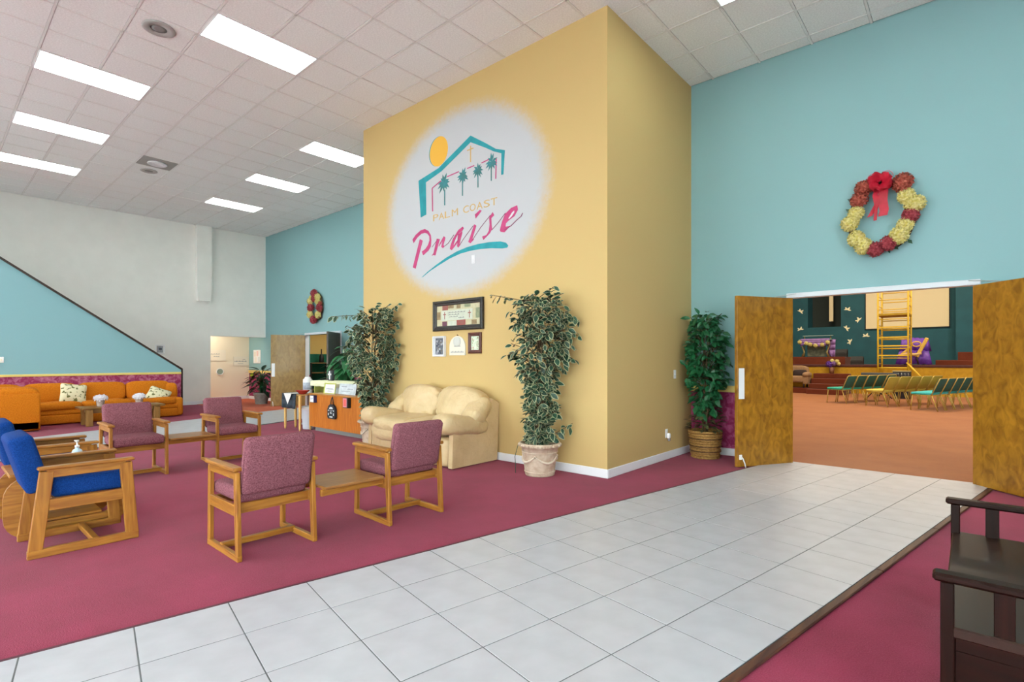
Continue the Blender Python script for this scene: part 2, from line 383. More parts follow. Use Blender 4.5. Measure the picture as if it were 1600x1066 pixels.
# sanctuary shell
m_sgreen = mat('dark_teal_paint', '1E505A', '215862', 2, rough=.7)
mb = MB(); mb.box((-9.6, YB + .14, 0), (-9.45, 28.2, 7.2)); mb.box((8, YB + .14, 0), (8.1, 28.2, 7.2)); struct('wall_sanctuary_side', mb, m_sgreen)
mb = MB()   # end wall with a recess that holds the cross, and a nearer pier on the right
mb.box((-9.6, 27.9, 0), (-5.81, 28.1, 7.2)); mb.box((-4.46, 27.9, 0), (-.44, 28.1, 7.2)); mb.box((-5.81, 27.9, 0), (-4.46, 28.1, 2.78)); mb.box((-.44, 27.2, 0), (8, 28.1, 7.2))
mb.box((-5.9, 28.1, 0), (-5.81, 29, 7.2)); mb.box((-4.46, 28.1, 0), (-4.37, 29, 7.2)); mb.box((-5.81, 27.95, 2.78), (-4.46, 28.9, 2.82))
struct('wall_sanctuary_end', mb, m_sgreen)
struct('wall_recess', MB().box((-5.81, 28.9, 0), (-4.46, 29, 7.2)), mat('recess_shade_green', '2A3330', rough=.8))  # dark colour puts the recess's shade into its back wall
struct('ceiling_sanctuary', MB().box((-9.6, YB + .14, 7), (8.1, 29, 7.1)), m_white)
struct('wall_sanctuary_near', MB().box((-9.6, YB + .14, H), (8.1, YB + .2, 7.2)), m_sgreen)
# baseboards and dado rails
def board(name, a, b, m=m_base, ch=.006): return struct(name, MB().box(a, b, ch), m)
board('baseboard_back', (XB1, YB - .016, 0), (D1[0] - .05, YB, .10)); board('baseboard_back', (D1[1] + .05, YB - .016, 0), (XE, YB, .10))
board('baseboard_back', (-18.1, YB - .016, 0), (D3[0] - .05, YB, .10)); board('baseboard_back', (D3[1] + .05, YB - .016, 0), (XB0, YB, .10))
board('baseboard_middle', (XB0 - .016, YF - .016, 0), (XB1 + .016, YF, .10)); board('baseboard_middle', (XB1, YF, 0), (XB1 + .016, YB, .10))
board('baseboard_middle', (XB0 - .016, YF, 0), (XB0, YB, .10)); board('baseboard_left', (XW, YS, 0), (XW + .016, 5.666, .10)); board('baseboard_corridor', (-18.1, 3.5, 0), (-18.084, YB, .1))
for a, b in ((XB1, D1[0] - .05), (D1[1] + .05, XE), (-18.1, D3[0] - .05), (D3[1] + .05, XB0)): board('trim_4', (a, YB - .02, .86), (b, YB, .95), m_rail)
# ceiling: slab, metal grid, single tiles
P = .607; GX = [-6.32 + P * k for k in range(-18, 20)]; GY = [4.62 + P * k for k in range(-19, 6)]
ceil = struct('ceiling', MB().box((XW - .2, YS - .15, H + .06), (XE + .15, YB + .14, H + .16)), m_grid)
LIGHTS = [(-6.997, 2.192), (-9.425, .978), (-11.853, .978), (-14.281, .978), (-9.425, 4.62), (-11.853, 4.62), (-14.281, 4.62), (-2.141, 4.62),
          (-4.569, -.236), (-2.141, .978), (.287, 2.192), (.287, 4.62), (2.715, 2.192), (-6.997, -2.664), (-9.425, -2.664), (-11.853, -2.664), (-14.281, -2.664), (-2.141, -2.664), (.287, -2.664), (2.715, -1.45),
          (-6.997, -5.092), (-11.853, -5.092), (-2.141, -5.092)]
LIGHTS = [(x_ + .07, y_) for x_, y_ in LIGHTS]
taken = set()
for lx, ly in LIGHTS:
    for k in (0, 1): taken.add((round((lx + 6.32) / P), round((ly - 4.62) / P) + k))
taken.add((round((-12.39 + 6.32) / P), round((2.8 - 4.62) / P)))   # the air vent
mb = MB()
for x in GX: mb.box((x - .012, YS, H), (x + .012, YB, H + .03))
for y in GY: mb.box((XW, y - .012, H), (XE, y + .012, H + .029))
obj('grid_bar', mb, m_grid, ceil, kind='stuff')
def ctile(sx, sy):   # board that sags a touch below the bars: bevelled, 10 faces
    return MB().box((-sx / 2, -sy / 2, 0), (sx / 2, sy / 2, .03), .006)
full = ctile(P - .026, P - .026).mesh('ceiling_tile', m_ctile)
cells = []
for i in range(-18, 19):
    for j in range(-19, 5):
        if (i, j) in taken: continue
        x0, x1 = max(-6.32 + P * i, XW), min(-6.32 + P * (i + 1), XE); y0, y1 = max(4.62 + P * j, YS), min(4.62 + P * (j + 1), YB)
        if x1 - x0 < .06 or y1 - y0 < .06: continue
        cx_, cy_ = (x0 + x1) / 2, (y0 + y1) / 2
        if XB0 < cx_ < XB1 and cy_ > YF + .25: continue
        cells.append((0 if frame_visible((cx_, cy_, H), 60) else 1, cx_ ** 2 + cy_ ** 2, cx_, cy_, x1 - x0, y1 - y0))
cells.sort(); rest = MB()
for k, (vis, d2, x, y, sx, sy) in enumerate(cells):
    z = H + .004 + rnd.uniform(-.0015, .0015)
    if k < 296:
        me = full if sx > P - .01 and sy > P - .01 else ctile(sx - .026, sy - .026).mesh('ceiling_tile', m_ctile)
        add('ceiling_tile', me, ceil, (x, y, z))
    else: rest.box((x - sx / 2 + .013, y - sy / 2 + .013, z), (x + sx / 2 - .013, y + sy / 2 - .013, z + .03), .006)
obj('distant_ceiling_tiles', rest, m_ctile, ceil, kind='stuff')

# ------------------------------------------------------------------ tiled paths
tile_me = MB().box((-.1955, -.2, 0), (.1955, .2, .012), .0012).mesh('tile', m_tile)
def path(name, ang, n0, n1, s0, s1, cols, ds, phase, ymax):
    t = (math.sin(R(ang)), math.cos(R(ang))); nn = (t[1], -t[0]); root = sroot(name)
    def pt(n, s, z): return (n * nn[0] + s * t[0], n * nn[1] + s * t[1], z)
    def clip(poly):   # keep y <= ymax
        out = []
        for a, b in zip(poly, poly[1:] + poly[:1]):
            if a[1] <= ymax: out.append(a)
            if (a[1] - ymax) * (b[1] - ymax) < 0:
                k = (ymax - a[1]) / (b[1] - a[1]); out.append(tuple(a[i] + k * (b[i] - a[i]) for i in range(3)))
        return out
    gp = clip([pt(n0, s0, 0), pt(n1, s0, 0), pt(n1, s1, 0), pt(n0, s1, 0)])
    obj('grout_bed', MB().prism([(p[0], p[1]) for p in gp], lambda u, v, w: (u, v, w), 0, .0138), m_grout, root)
    w = (n1 - n0) / cols; s = s0 + (phase - s0) % ds
    s -= ds
    while s < s1:
        for c in range(cols):
            g_ = .0028; a, b = n0 + w * c + g_, n0 + w * (c + 1) - g_
            corners = [pt(a, s + g_, .0), pt(b, s + g_, 0), pt(b, s + ds - g_, 0), pt(a, s + ds - g_, 0)]
            if s < s0: continue
            if max(p[1] for p in corners) <= ymax:
                o = add('tile', tile_me, root, pt((a + b) / 2, s + ds / 2, .003 + rnd.uniform(-.0004, .0004)))
                o.rotation_euler = (0, 0, -R(ang)); o.scale = ((b - a) / .391, (ds - 2 * g_) / .4, 1)
            else:
                q = clip(corners)
                if len(q) >= 3: obj('tile', MB().prism([(p[0], p[1]) for p in q], lambda u, v, w_: (u, v, w_), .003, .015), m_tile, root)
        s += ds
    return root, pt
pa, ptA = path('tiled_path', 10.1, -3.10, -1.115, -2.29, 7.75, 5, .405, .950, YB + .02)
pb, ptB = path('tiled_path', -19, -10.62, -8.55, -3.0, 12, 5, .414, .3, YB + .02)
# near path edges: wood strip on the right, painted thin shadow on the left
mb = MB()
for s in range(-2, 6): mb.beam(ptA(-1.093, s * 1.25, .009), ptA(-1.093, min(s * 1.25 + 1.246, 7.0), .009), .042, .016, ch=.005)
struct('trim_5', mb, m_strip)
struct('edge_shade_strip', MB().beam(ptA(-3.115, -2.3, .006), ptA(-3.115, 6.62, .006), .026, .014, ch=.004), m_edgeshade)

# ================================================================== DOORS
def door(name, hinge, ang, L, h, m, side, plate=True, face=None):
    r_ = sroot(name); r_.location = (hinge[0], hinge[1], 0); r_.rotation_euler = (0, 0, R(ang))
    obj('leaf', MB().box((.004, -.022, .012), (L, .022, h - .006), .003), face or m, r_)
    mb = MB()
    for z in (.25, 1.0, h - .25): mb.tube([(0, -side * .01, z - .05), (0, -side * .01, z + .05)], .009, 8)
    obj('hinge', mb, m_metal, r_)
    if plate: obj('push_plate', MB().box((L - .105, side * .022, .83), (L - .02, side * .026, 1.2), .0015), m_plate, r_, 'pale push plate by the free edge')
    mb = MB(); mb.box((.12, side * -.022, h - .10), (.40, side * -.075, h - .03), .006); mb.beam((.3, side * -.07, h - .02), (.03, side * -.20, h + .02), .02, .008); mb.beam((.3, side * .02, h - .004), (.06, side * .12, h + .035), .016, .008)
    obj('closer', mb, m_metal, r_)
    return r_
d1 = door('door_1', (D1[0] + .015, YB - .03), -120.2, .865, DZ, m_door, 1)
mb = MB(); mb.box((.80, .022, .10), (.84, .034, .16), .003); mb.tube([(.82, .034, .14), (.815, .06, .12), (.80, .075, .06), (.79, .08, .006)], .007, 6)
obj('door_stop', mb, m_whitep, d1, 'white kick-down door stop')
door('door_2', (D1[1], YB - .03), -46.5, .865, DZ, m_door, -1)
d3 = door('door_3', (D3[0], YB - .03), -113.9, .89, DZ3, m_door2, 1)
mb = MB(); mb.tube([(.85, .03, .14), (.84, .06, .1), (.83, .09, .006)], .009, 6); obj('door_stop', mb, m_whitep, d3, 'white kick-down door stop')
door('door_4', (D3[1], YB - .03), -49, .89, DZ3, m_door2, 1, False, m_doordk)
for (a, b), zt in ((D1, DZ), (D3, DZ3)):
    mb = MB(); mb.box((a - .05, YB - .03, zt), (b + .05, YB + .09, zt + .06), .006); mb.box((a - .05, YB - .03, 0), (a - .002, YB + .09, zt), .006); mb.box((b + .002, YB - .03, 0), (b + .05, YB + .09, zt), .006)
    struct('trim_7', mb, m_frame)

# ================================================================== CEILING FITTINGS
LBL = ['ceiling light panel nearest the yellow wall top, seen large at upper left', 'longest glowing panel of the left row, nearest the camera', 'second glowing panel of the left row of lights', 'third glowing panel of the left row, cut by the photo edge',
       'ceiling light panel half hidden behind the yellow box edge', 'middle ceiling light panel of the row beside the far teal wall', 'farthest ceiling light panel, over the far hall doors', 'ceiling light panel of which only a corner shows above the wreath wall']
for i, (x, y) in enumerate(LIGHTS):
    t = thing('ceiling_light', LBL[i] if i < len(LBL) else 'ceiling light panel outside the view, over the entrance half of the lobby', 'light', (x + P / 2, y + P, H), 0, 'recessed ceiling lights')
    mb = MB()
    for a, b in (((-.298, -.6, -.004), (-.28, .6, .05)), ((.28, -.6, -.004), (.298, .6, .05)), ((-.28, -.6, -.004), (.28, -.582, .05)), ((-.28, .582, -.004), (.28, .6, .05))): mb.box(a, b, .003)
    obj('frame', mb, m_base, t)
    obj('diffuser', MB().rbox((-.279, -.58, -.006), (.279, .58, .01), .005, 1), m_panel, t)
m_spk = mat('grey_speaker_mesh', '8E8C89', '7A7876', 300, rough=.8)
def speaker(x, y, lab, s=1):
    t = thing('ceiling_speaker', lab, 'speaker', (x, y, H), 0, 'round ceiling speakers')
    obj('rim', MB().lathe([(.165 * s, .004), (.168 * s, -.008), (.15 * s, -.016), (.085 * s, -.012), (.082 * s, 0)], seg=32), mat('speaker_rim', 'ABA9A6', rough=.6), t)
    obj('grille', MB().lathe([(0, -.012), (.04 * s, -.0115), (.083 * s, -.006)], seg=24), m_spk, t)
speaker(-7.15, 1.85, 'round speaker in the ceiling above the light panels, nearest the camera')
speaker(-12.69, 3.11, 'round speaker in the ceiling beside the square air vent', .9)
t = thing('ceiling_vent', 'metal air vent with a round centre in the ceiling', 'vent', (-12.39 + P / 2, 2.8 + P / 2, H))
mb = MB(); mb.box((-.29, -.29, -.003), (.29, .29, .03), .004); obj('plate', mb, mat('vent_grey', 'A2A09D', rough=.5, metal=.3), t)
obj('diffuser_ring', MB().lathe([(.16, -.003), (.17, -.02), (.15, -.03), (.14, -.012), (.10, -.012), (.09, -.028), (.075, -.012), (0, -.012)], seg=28), m_base, t)
# ================================================================== MURAL ON THE YELLOW WALL
MURAL = {
  'letter_p': [[(-6.412,3.14),(-6.333,3.202),(-6.217,3.25),(-6.114,3.255),(-6.032,3.213),(-5.976,3.139),(-5.966,3.066),(-5.976,2.976),(-6.032,2.919),(-6.155,2.866),(-6.186,2.927),(-6.104,2.955),(-6.042,3.006),(-6.008,3.072),(-6.012,3.131),(-6.063,3.179),(-6.118,3.197),(-6.196,3.196),(-6.291,3.155),(-6.382,3.082)],[(-6.234,3.122),(-6.165,3.089),(-6.333,2.686),(-6.404,2.715)]],
  'letter_r': [[(-5.843,3.07),(-5.775,3.052),(-5.873,2.826),(-5.928,2.84)],[(-5.804,2.952),(-5.775,2.992),(-5.689,3.081),(-5.654,3.056),(-5.698,2.949),(-5.664,2.938),(-5.708,2.91),(-5.746,2.937),(-5.717,3.015),(-5.791,2.95)],[(-5.956,2.837),(-5.944,2.832),(-5.902,2.863),(-5.912,2.872)]],
  'letter_a': [[(-5.56,2.879),(-5.547,2.921),(-5.492,3.019),(-5.383,3.119),(-5.293,3.153),(-5.27,3.125),(-5.302,3.094),(-5.383,3.07),(-5.433,3.016),(-5.474,2.948),(-5.483,2.915),(-5.401,2.98),(-5.361,3.005),(-5.383,2.959),(-5.455,2.902),(-5.52,2.855)],[(-5.392,3.063),(-5.302,3.09),(-5.302,3.063),(-5.338,2.971),(-5.356,2.924),(-5.343,2.904),(-5.383,2.873),(-5.41,2.895),(-5.401,2.955)]],
  'letter_i': [[(-5.067,3.145),(-5.025,3.12),(-5.098,2.958),(-5.067,2.942),(-5.139,2.898),(-5.184,2.923),(-5.144,2.99)],[(-5.055,3.275),(-4.957,3.321),(-4.924,3.304),(-4.966,3.27),(-5.038,3.218)]],
  'letter_s': [[(-4.721,3.248),(-4.692,3.202),(-4.745,3.171),(-4.74,3.089),(-4.729,3.029),(-4.769,2.978),(-4.801,2.959),(-4.891,2.905),(-4.916,2.954),(-4.834,2.965),(-4.793,3.011),(-4.777,3.095),(-4.785,3.184)]],
  'letter_e': [[(-4.593,2.984),(-4.557,3.084),(-4.504,3.18),(-4.398,3.239),(-4.295,3.253),(-4.282,3.196),(-4.34,3.124),(-4.433,3.089),(-4.486,3.059),(-4.493,3.015),(-4.405,3.016),(-4.514,2.945),(-4.575,2.963)]],
  'letter_e_hole': [[(-4.444,3.112),(-4.381,3.178),(-4.343,3.197),(-4.343,3.171),(-4.388,3.128),(-4.43,3.104)]],
  'thin_stroke': [[(-5.948,2.957),(-5.81,3.059),(-5.818,3.064),(-5.956,2.962)],[(-5.66,2.934),(-5.591,2.962),(-5.598,2.969),(-5.667,2.941)],[(-5.589,2.963),(-5.469,3.065),(-5.478,3.071),(-5.599,2.968)],[(-5.351,2.903),(-5.271,2.977),(-5.28,2.982),(-5.36,2.908)],[(-5.271,2.977),(-5.08,3.127),(-5.088,3.133),(-5.28,2.982)],[(-5.114,2.917),(-4.945,3.075),(-4.953,3.08),(-5.123,2.922)],[(-4.945,3.075),(-4.757,3.212),(-4.765,3.217),(-4.953,3.08)],[(-4.733,3.01),(-4.623,3.084),(-4.63,3.09),(-4.74,3.016)],[(-4.622,3.084),(-4.491,3.191),(-4.498,3.197),(-4.63,3.089)],[(-4.507,2.971),(-4.393,3.009),(-4.4,3.017),(-4.513,2.98)],[(-4.392,3.009),(-4.289,3.069),(-4.297,3.077),(-4.401,3.017)],[(-4.289,3.069),(-4.228,3.097),(-4.235,3.105),(-4.296,3.077)],[(-4.226,3.098),(-4.197,3.137),(-4.208,3.143),(-4.237,3.104)]],
  'swoosh': [[(-6.196,2.538),(-6.053,2.608),(-5.853,2.689),(-5.641,2.764),(-5.419,2.822),(-5.205,2.854),(-4.999,2.866),(-4.785,2.861),(-4.579,2.839),(-4.487,2.81),(-4.445,2.768),(-4.464,2.742),(-4.548,2.743),(-4.737,2.773),(-4.932,2.791),(-5.136,2.795),(-5.347,2.782),(-5.566,2.742),(-5.794,2.676),(-5.992,2.615),(-6.155,2.547)]],
  'roof_line': [[(-6.264,4.008),(-5.804,4.088),(-5.137,4.373),(-4.852,4.192),(-4.666,4.066),(-4.504,4.004),(-4.529,3.699),(-4.568,3.701),(-4.564,3.98),(-4.703,4.041),(-4.852,4.129),(-5.137,4.281),(-5.737,4.028),(-6.091,3.945),(-6.082,3.465),(-6.211,3.443)]],
  'cross': [[(-5.147,4.236),(-5.147,4.013),(-5.127,4.007),(-5.127,4.231)],[(-5.201,4.177),(-5.077,4.18),(-5.085,4.195),(-5.209,4.192)]],
  'eave_line': [[(-5.925,3.482),(-5.934,3.826),(-5.958,3.83),(-5.948,3.486)],[(-5.939,3.821),(-5.743,3.885),(-5.758,3.899),(-5.953,3.835)],[(-5.613,3.913),(-5.366,3.927),(-5.374,3.942),(-5.622,3.928)],[(-5.201,3.93),(-5.061,3.938),(-5.069,3.952),(-5.209,3.945)],[(-4.924,3.937),(-4.773,3.953),(-4.781,3.967),(-4.933,3.951)],[(-4.664,3.945),(-4.675,3.675),(-4.657,3.67),(-4.646,3.94)]],
  'palm_trunk': [[(-5.681,3.75),(-5.681,3.524),(-5.659,3.52),(-5.659,3.745)],[(-5.31,3.84),(-5.31,3.585),(-5.289,3.58),(-5.289,3.836)],[(-5.004,3.853),(-5.004,3.632),(-4.985,3.627),(-4.985,3.848)],[(-4.756,3.874),(-4.756,3.667),(-4.738,3.662),(-4.738,3.87)]],
}

logo = bpy.data.objects.new('painted_logo', None); COL.objects.link(logo); logo.parent = wm
def paint(name, poly, key, lift=.0015):
    return obj(name, MB().prism(poly, XZ(YF), -lift, .001), mural_mat(key), logo)
ring = lambda cx_, cz, rx, rz, n=36: [(cx_ + rx * math.cos(2 * math.pi * k / n), cz + rz * math.sin(2 * math.pi * k / n)) for k in range(n)]
paint('sun_crescent', ring(-5.818, 4.335, .2, .215), 't', .001); paint('sun', ring(-5.800, 4.33, .2, .215), 'y', .002)  # teal disc behind the sun makes the logo's crescent
for p in MURAL['roof_line']: paint('roof_outline', p, 't', .003)
for k in 'praise': 
    for p in MURAL['letter_' + k]: paint('letter_stroke', p, 'm', .002)
for p in MURAL['letter_e_hole']: paint('letter_counter', p, 'w', .003)
for p in MURAL['thin_stroke']: paint('thin_stroke', p, 'p', .0025)
for p in MURAL['swoosh']: paint('swoosh', p, 't', .002)
for p in MURAL['cross']: paint('small_cross', p, 'b', .002)
for p in MURAL['eave_line']: paint('eave_line', p, 'm', .002)
for p in MURAL['palm_trunk']: paint('palm_trunk', p, 'g', .002)
for (cx_, cz, rr) in ((-5.684, 3.853, .135), (-5.291, 3.859, .112), (-4.995, 3.87, .098), (-4.74, 3.915, .11)):
    mb = MB()
    for k in range(11):
        a = math.pi * 2 * k / 11 + rnd.uniform(-.15, .15); L = rr * rnd.uniform(.85, 1.15)
        d = (math.cos(a), math.sin(a)); n_ = (-d[1], d[0]); w_ = rr * .17; dr = -.25 * L * abs(d[0])
        mb.prism([(cx_, cz), (cx_ + d[0] * L * .5 + n_[0] * w_, cz + d[1] * L * .5 + n_[1] * w_ + dr * .3), (cx_ + d[0] * L, cz + d[1] * L + dr), (cx_ + d[0] * L * .5 - n_[0] * w_, cz + d[1] * L * .5 - n_[1] * w_ + dr * .3)], XZ(YF), -.0025 - .0001 * k, .001)
    obj('palm_crown', mb, mural_mat('g'), logo)
def text_mesh(s, size):
    c = bpy.data.curves.new('t', 'FONT'); c.body = s; c.size = size; c.extrude = .0012; c.resolution_u = 3
    o = bpy.data.objects.new('t', c); COL.objects.link(o); bpy.context.view_layer.update()
    me = bpy.data.meshes.new_from_object(o.evaluated_get(bpy.context.evaluated_depsgraph_get())); bpy.data.objects.remove(o); return me
x = -5.925
for word, x_ in (('PALM', -5.925), ('COAST', -5.285)):
    adv = .128 if word == 'PALM' else .133; x = x_
    for ch_ in word:
        me = text_mesh(ch_, .140); me.materials.clear(); me.materials.append(mural_mat('b'))
        w_ = max(v.co.x for v in me.vertices) - min(v.co.x for v in me.vertices); mn = min(v.co.x for v in me.vertices)
        o = add('letter', me, logo, (x - mn * .11 / w_, YF - .0012, 3.333)); o.rotation_euler = (R(90), 0, 0); o.scale = (.112 / w_ if ch_ != 'M' else .128 / w_, 1, 1); x += adv + (.02 if ch_ == 'L' else 0)
# small outlets and switches
def wall_plate(name, lab, cat, loc, rz, parts, plate_m=None):
    t = thing(name, lab, cat, loc, rz); obj('plate', MB().rbox((-.036, -.006, -.058), (.036, 0, .058), .004, 2), plate_m or m_whitep, t)
    for n_, a, b, m in parts: obj(n_, MB().box(a, b, .002), m, t)
    return t
wall_plate('wall_outlet', 'white wall outlet painted over on the mural below the swoosh', 'outlet', (-5.08, YF - .001, 2.67), 0, [('socket', (-.014, -.008, .008), (.014, -.005, .036), m_plate), ('socket', (-.014, -.008, -.036), (.014, -.005, -.008), mural_mat('w'))], mural_mat('w'))
wall_plate('wall_outlet', 'white outlet low on the yellow wall with an air freshener plugged in', 'outlet', (XB1 + .001, 6.454, .34), R(90), [('socket', (-.014, -.008, .008), (.014, -.005, .036), m_plate)])
t = thing('air_freshener', 'white plug-in air freshener in the low outlet on the yellow wall', 'air freshener', (XB1 + .01, 6.454, .31), R(90))
obj('body', MB().superq((0, -.025, .0), (.05, .045, .07), .6), m_whitep, t); obj('bottle', MB().superq((0, -.03, -.045), (.035, .03, .05), .6), mat('grey_clear_bottle', '8A8A90', rough=.2), t)
wall_plate('light_switch', 'white light switch on the yellow wall beside the green ficus', 'switch', (XB1 + .001, 6.709, 1.107), R(90), [('toggle', (-.006, -.018, -.01), (.006, -.005, .012), m_whitep)])
wall_plate('thermostat', 'beige wall plate on the teal stair wall at the photo edge', 'switch', (-14.574, 1.075, 1.30), R(90), [('toggle', (-.01, -.012, -.02), (.01, -.005, .02), m_cream)])

# ================================================================== PICTURES
def frame_mesh(w, h, fw, dep):
    """mitred moulding: outer lip, cove and inner lip, swept round the rectangle (front at -y)"""
    prof = [(0, 0), (0, -dep * .8), (fw * .2, -dep), (fw * .45, -dep * .95), (fw * .6, -dep * .6), (fw * .9, -dep * .55), (fw, -dep * .35), (fw, 0)]
    vs = []; n = len(prof)
    for sx, sz in ((-1, -1), (1, -1), (1, 1), (-1, 1)): vs += [(sx * (w / 2 - i), y, sz * (h / 2 - i)) for i, y in prof]
    fs = [(c * n + i, c * n + i + 1, ((c + 1) % 4) * n + i + 1, ((c + 1) % 4) * n + i) for c in range(4) for i in range(n - 1)]
    return MB().add(vs, fs)
def flat(mb, x0, z0, x1, z1, y, mi): mb.cur = mi; mb.box((x0, y, z0), (x1, y + .001, z1))
papers = [mat('parchment', 'C4BE9C', 'BAB290', 20), mat('paper_red', '9A4A44', '8A5A50', 30), mat('paper_brown', '9A8460', '7E6A4C', 30), mat('paper_green', '8E9474', '7C8468', 30), mat('paper_pale', 'C8CCBC', 'BEC4B4', 14), mat('paper_ink', '7E8080', rough=.8), mat('paper_plum', '6E4654', rough=.8)]
t = thing('framed_picture', 'large dark framed patchwork picture hanging on the yellow wall below the mural', 'picture', (-5.385, YF, 1.93))
obj('frame', frame_mesh(1.02, .43, .07, .045), mat('black_carved_frame', '1E1A18', '332B26', 40, rough=.4, bump=.2), t)
mb = MB(); flat(mb, -.45, -.155, .45, .155, -.012, 0)
for x0, z0, x1, z1, mi in ((-.32, .08, -.2, .15, 1), (-.2, .1, -.08, .15, 2), (-.02, .09, .06, .15, 2), (.14, .1, .26, .15, 3), (-.44, -.05, -.36, .06, 2), (.36, -.06, .44, .08, 3), (-.32, -.15, -.22, -.08, 6), (-.2, -.15, -.02, -.08, 4), (-.02, -.15, .16, -.07, 1), (.28, -.14, .38, -.08, 2), (-.34, -.07, .30, .075, 4)): flat(mb, x0, z0, x1, z1, -.0135 - .0003 * mi, mi)
for k, (x0, z0, L) in enumerate(((-.2, .035, .36), (-.2, .005, .26), (-.17, -.025, .18), (.02, -.045, .14))):
    for q in range(int(L / .03)): flat(mb, x0 + q * .03, z0, x0 + q * .03 + .022, z0 + .008 + .006 * (q % 2), -.0165, 5)
for xx in (-.27, .24): flat(mb, xx - .006, -.05, xx + .006, .055, -.0166, 1); flat(mb, xx - .03, .012, xx + .03, .026, -.0167, 1)
obj('print', mb, papers, t)
t = thing('framed_picture', 'small white shadow-box frame with a grey picture, lower left on the yellow wall', 'picture', (-5.765, YF, 1.495), 0)
obj('frame', frame_mesh(.25, .295, .03, .05), m_base, t)
mb = MB(); flat(mb, -.096, -.118, .096, .118, -.008, 0); mb.cur = 0
for k in range(26): flat(mb, *(lambda x_, z_: (x_, z_, x_ + rnd.uniform(.015, .04), z_ + rnd.uniform(.012, .04)))(rnd.uniform(-.092, .05), rnd.uniform(-.112, .07)), -.0085 - .0002 * k, rnd.choice([1, 2, 3]))
obj('print', mb, [mat('slate_print', '75787F', '4E525C', 26), mat('slate_dark', '3E4350'), mat('slate_light', 'A4A6AC'), mat('slate_brown', '6C625C')], t)
t = thing('wall_plaque', 'white arched plaque hanging between two small frames on the yellow wall', 'plaque', (-5.39, YF, 1.505))
arch = [(-.16, -.14), (.16, -.14), (.16, -.02)] + [(.16 * math.cos(a) ** 1.0, -.02 + .15 * math.sin(a)) for a in [math.pi * k / 12 for k in range(1, 12)]] + [(-.16, -.02)]
obj('board', MB().prism(arch, lambda u, v, w: (u, w, v), -.018, 0), mat('plaque_white', 'D8D4C6', rough=.6), t)
obj('dome', MB().superq((0, -.018, .05), (.15, .03, .13), .8), mat('plaque_grey', 'C4C6C0', rough=.6), t)
mb = MB()
for q in range(9): flat(mb, -.13 + q * .03, -.105, -.13 + q * .03 + .022, -.088 + .006 * (q % 2), -.0195, 0)
flat(mb, -.06, -.02, .07, -.008, -.0196, 0); obj('worn_line', mb, [mat('plaque_ink', '9C9C9A')], t)
obj('peg', MB().tube([(0, 0, .14), (0, -.02, .145)], .006), m_dark, t)
t = thing('framed_picture', 'small red-brown frame with a pale floral print on the yellow wall', 'picture', (-5.043, YF, 1.53))
obj('frame', frame_mesh(.245, .285, .05, .03), mat('mahogany_frame', '4A2018', '5C2A1E', 30, rough=.35), t)
mb = MB(); flat(mb, -.075, -.095, .075, .095, -.008, 0)
for k in range(30):
    s_ = rnd.choice([-1, 1]); x_ = s_ * rnd.uniform(.03, .062); flat(mb, x_, -.09 + k * .0057, x_ + .012, -.09 + k * .0057 + .012, -.0085 - .00015 * k, rnd.choice([1, 2]))
obj('print', mb, [mat('floral_print', 'DDE2D0', 'B9CBB0', 40), mat('floral_rose', 'A8705E'), mat('floral_green', '7E9468')], t)
t = thing('framed_picture', 'tiny grey picture on the white wall above the stair rail end', 'picture', (XW, 4.39, 1.59), R(90))
obj('frame', frame_mesh(.22, .24, .02, .02), m_base, t); mb = MB(); flat(mb, -.07, -.09, .07, .09, -.006, 0); flat(mb, -.03, -.02, .04, .04, -.0075, 1); obj('print', mb, [mat('grey_print', '8E9096', 'A8AAB0', 20), mat('dark_print', '4E525A')], t)

# ================================================================== WREATHS
def floret_ball(r, n, m, seed, flat_=.8):
    q = random.Random(seed); mb = MB(); mb.superq((0, 0, 0), (r * 1.7, r * 1.7 * flat_, r * 1.7), 1, 1, None, 10, 7)
    for k in range(n):
        ph = math.acos(1 - 1.5 * (k + .5) / n); th = k * 2.39996
        d = Vector((math.sin(ph) * math.cos(th), -math.cos(ph) * flat_, math.sin(ph) * math.sin(th)))
        a = d.cross(Vector((.3, .2, 1))).normalized(); b = d.cross(a).normalized(); c = d * r * q.uniform(.75, 1.0); s = r * q.uniform(.34, .46); w = q.uniform(0, 1.5)
        for i in range(4):
            u = a * math.cos(w + i * 1.571) + b * math.sin(w + i * 1.571); v = b * math.cos(w + i * 1.571) - a * math.sin(w + i * 1.571)
            mb.add([c, c + u * s * .6 + v * s * .35 + d * s * .12, c + u * s + d * s * .42, c + u * s * .6 - v * s * .35 + d * s * .12], [(0, 1, 2, 3)])
    return mb.mesh('flower_cluster', m)
fl_me = {'r': floret_ball(.085, 54, m_petalr, 1), 'o': floret_ball(.09, 54, m_petalo, 2), 'y': floret_ball(.088, 58, m_petaly, 3)}
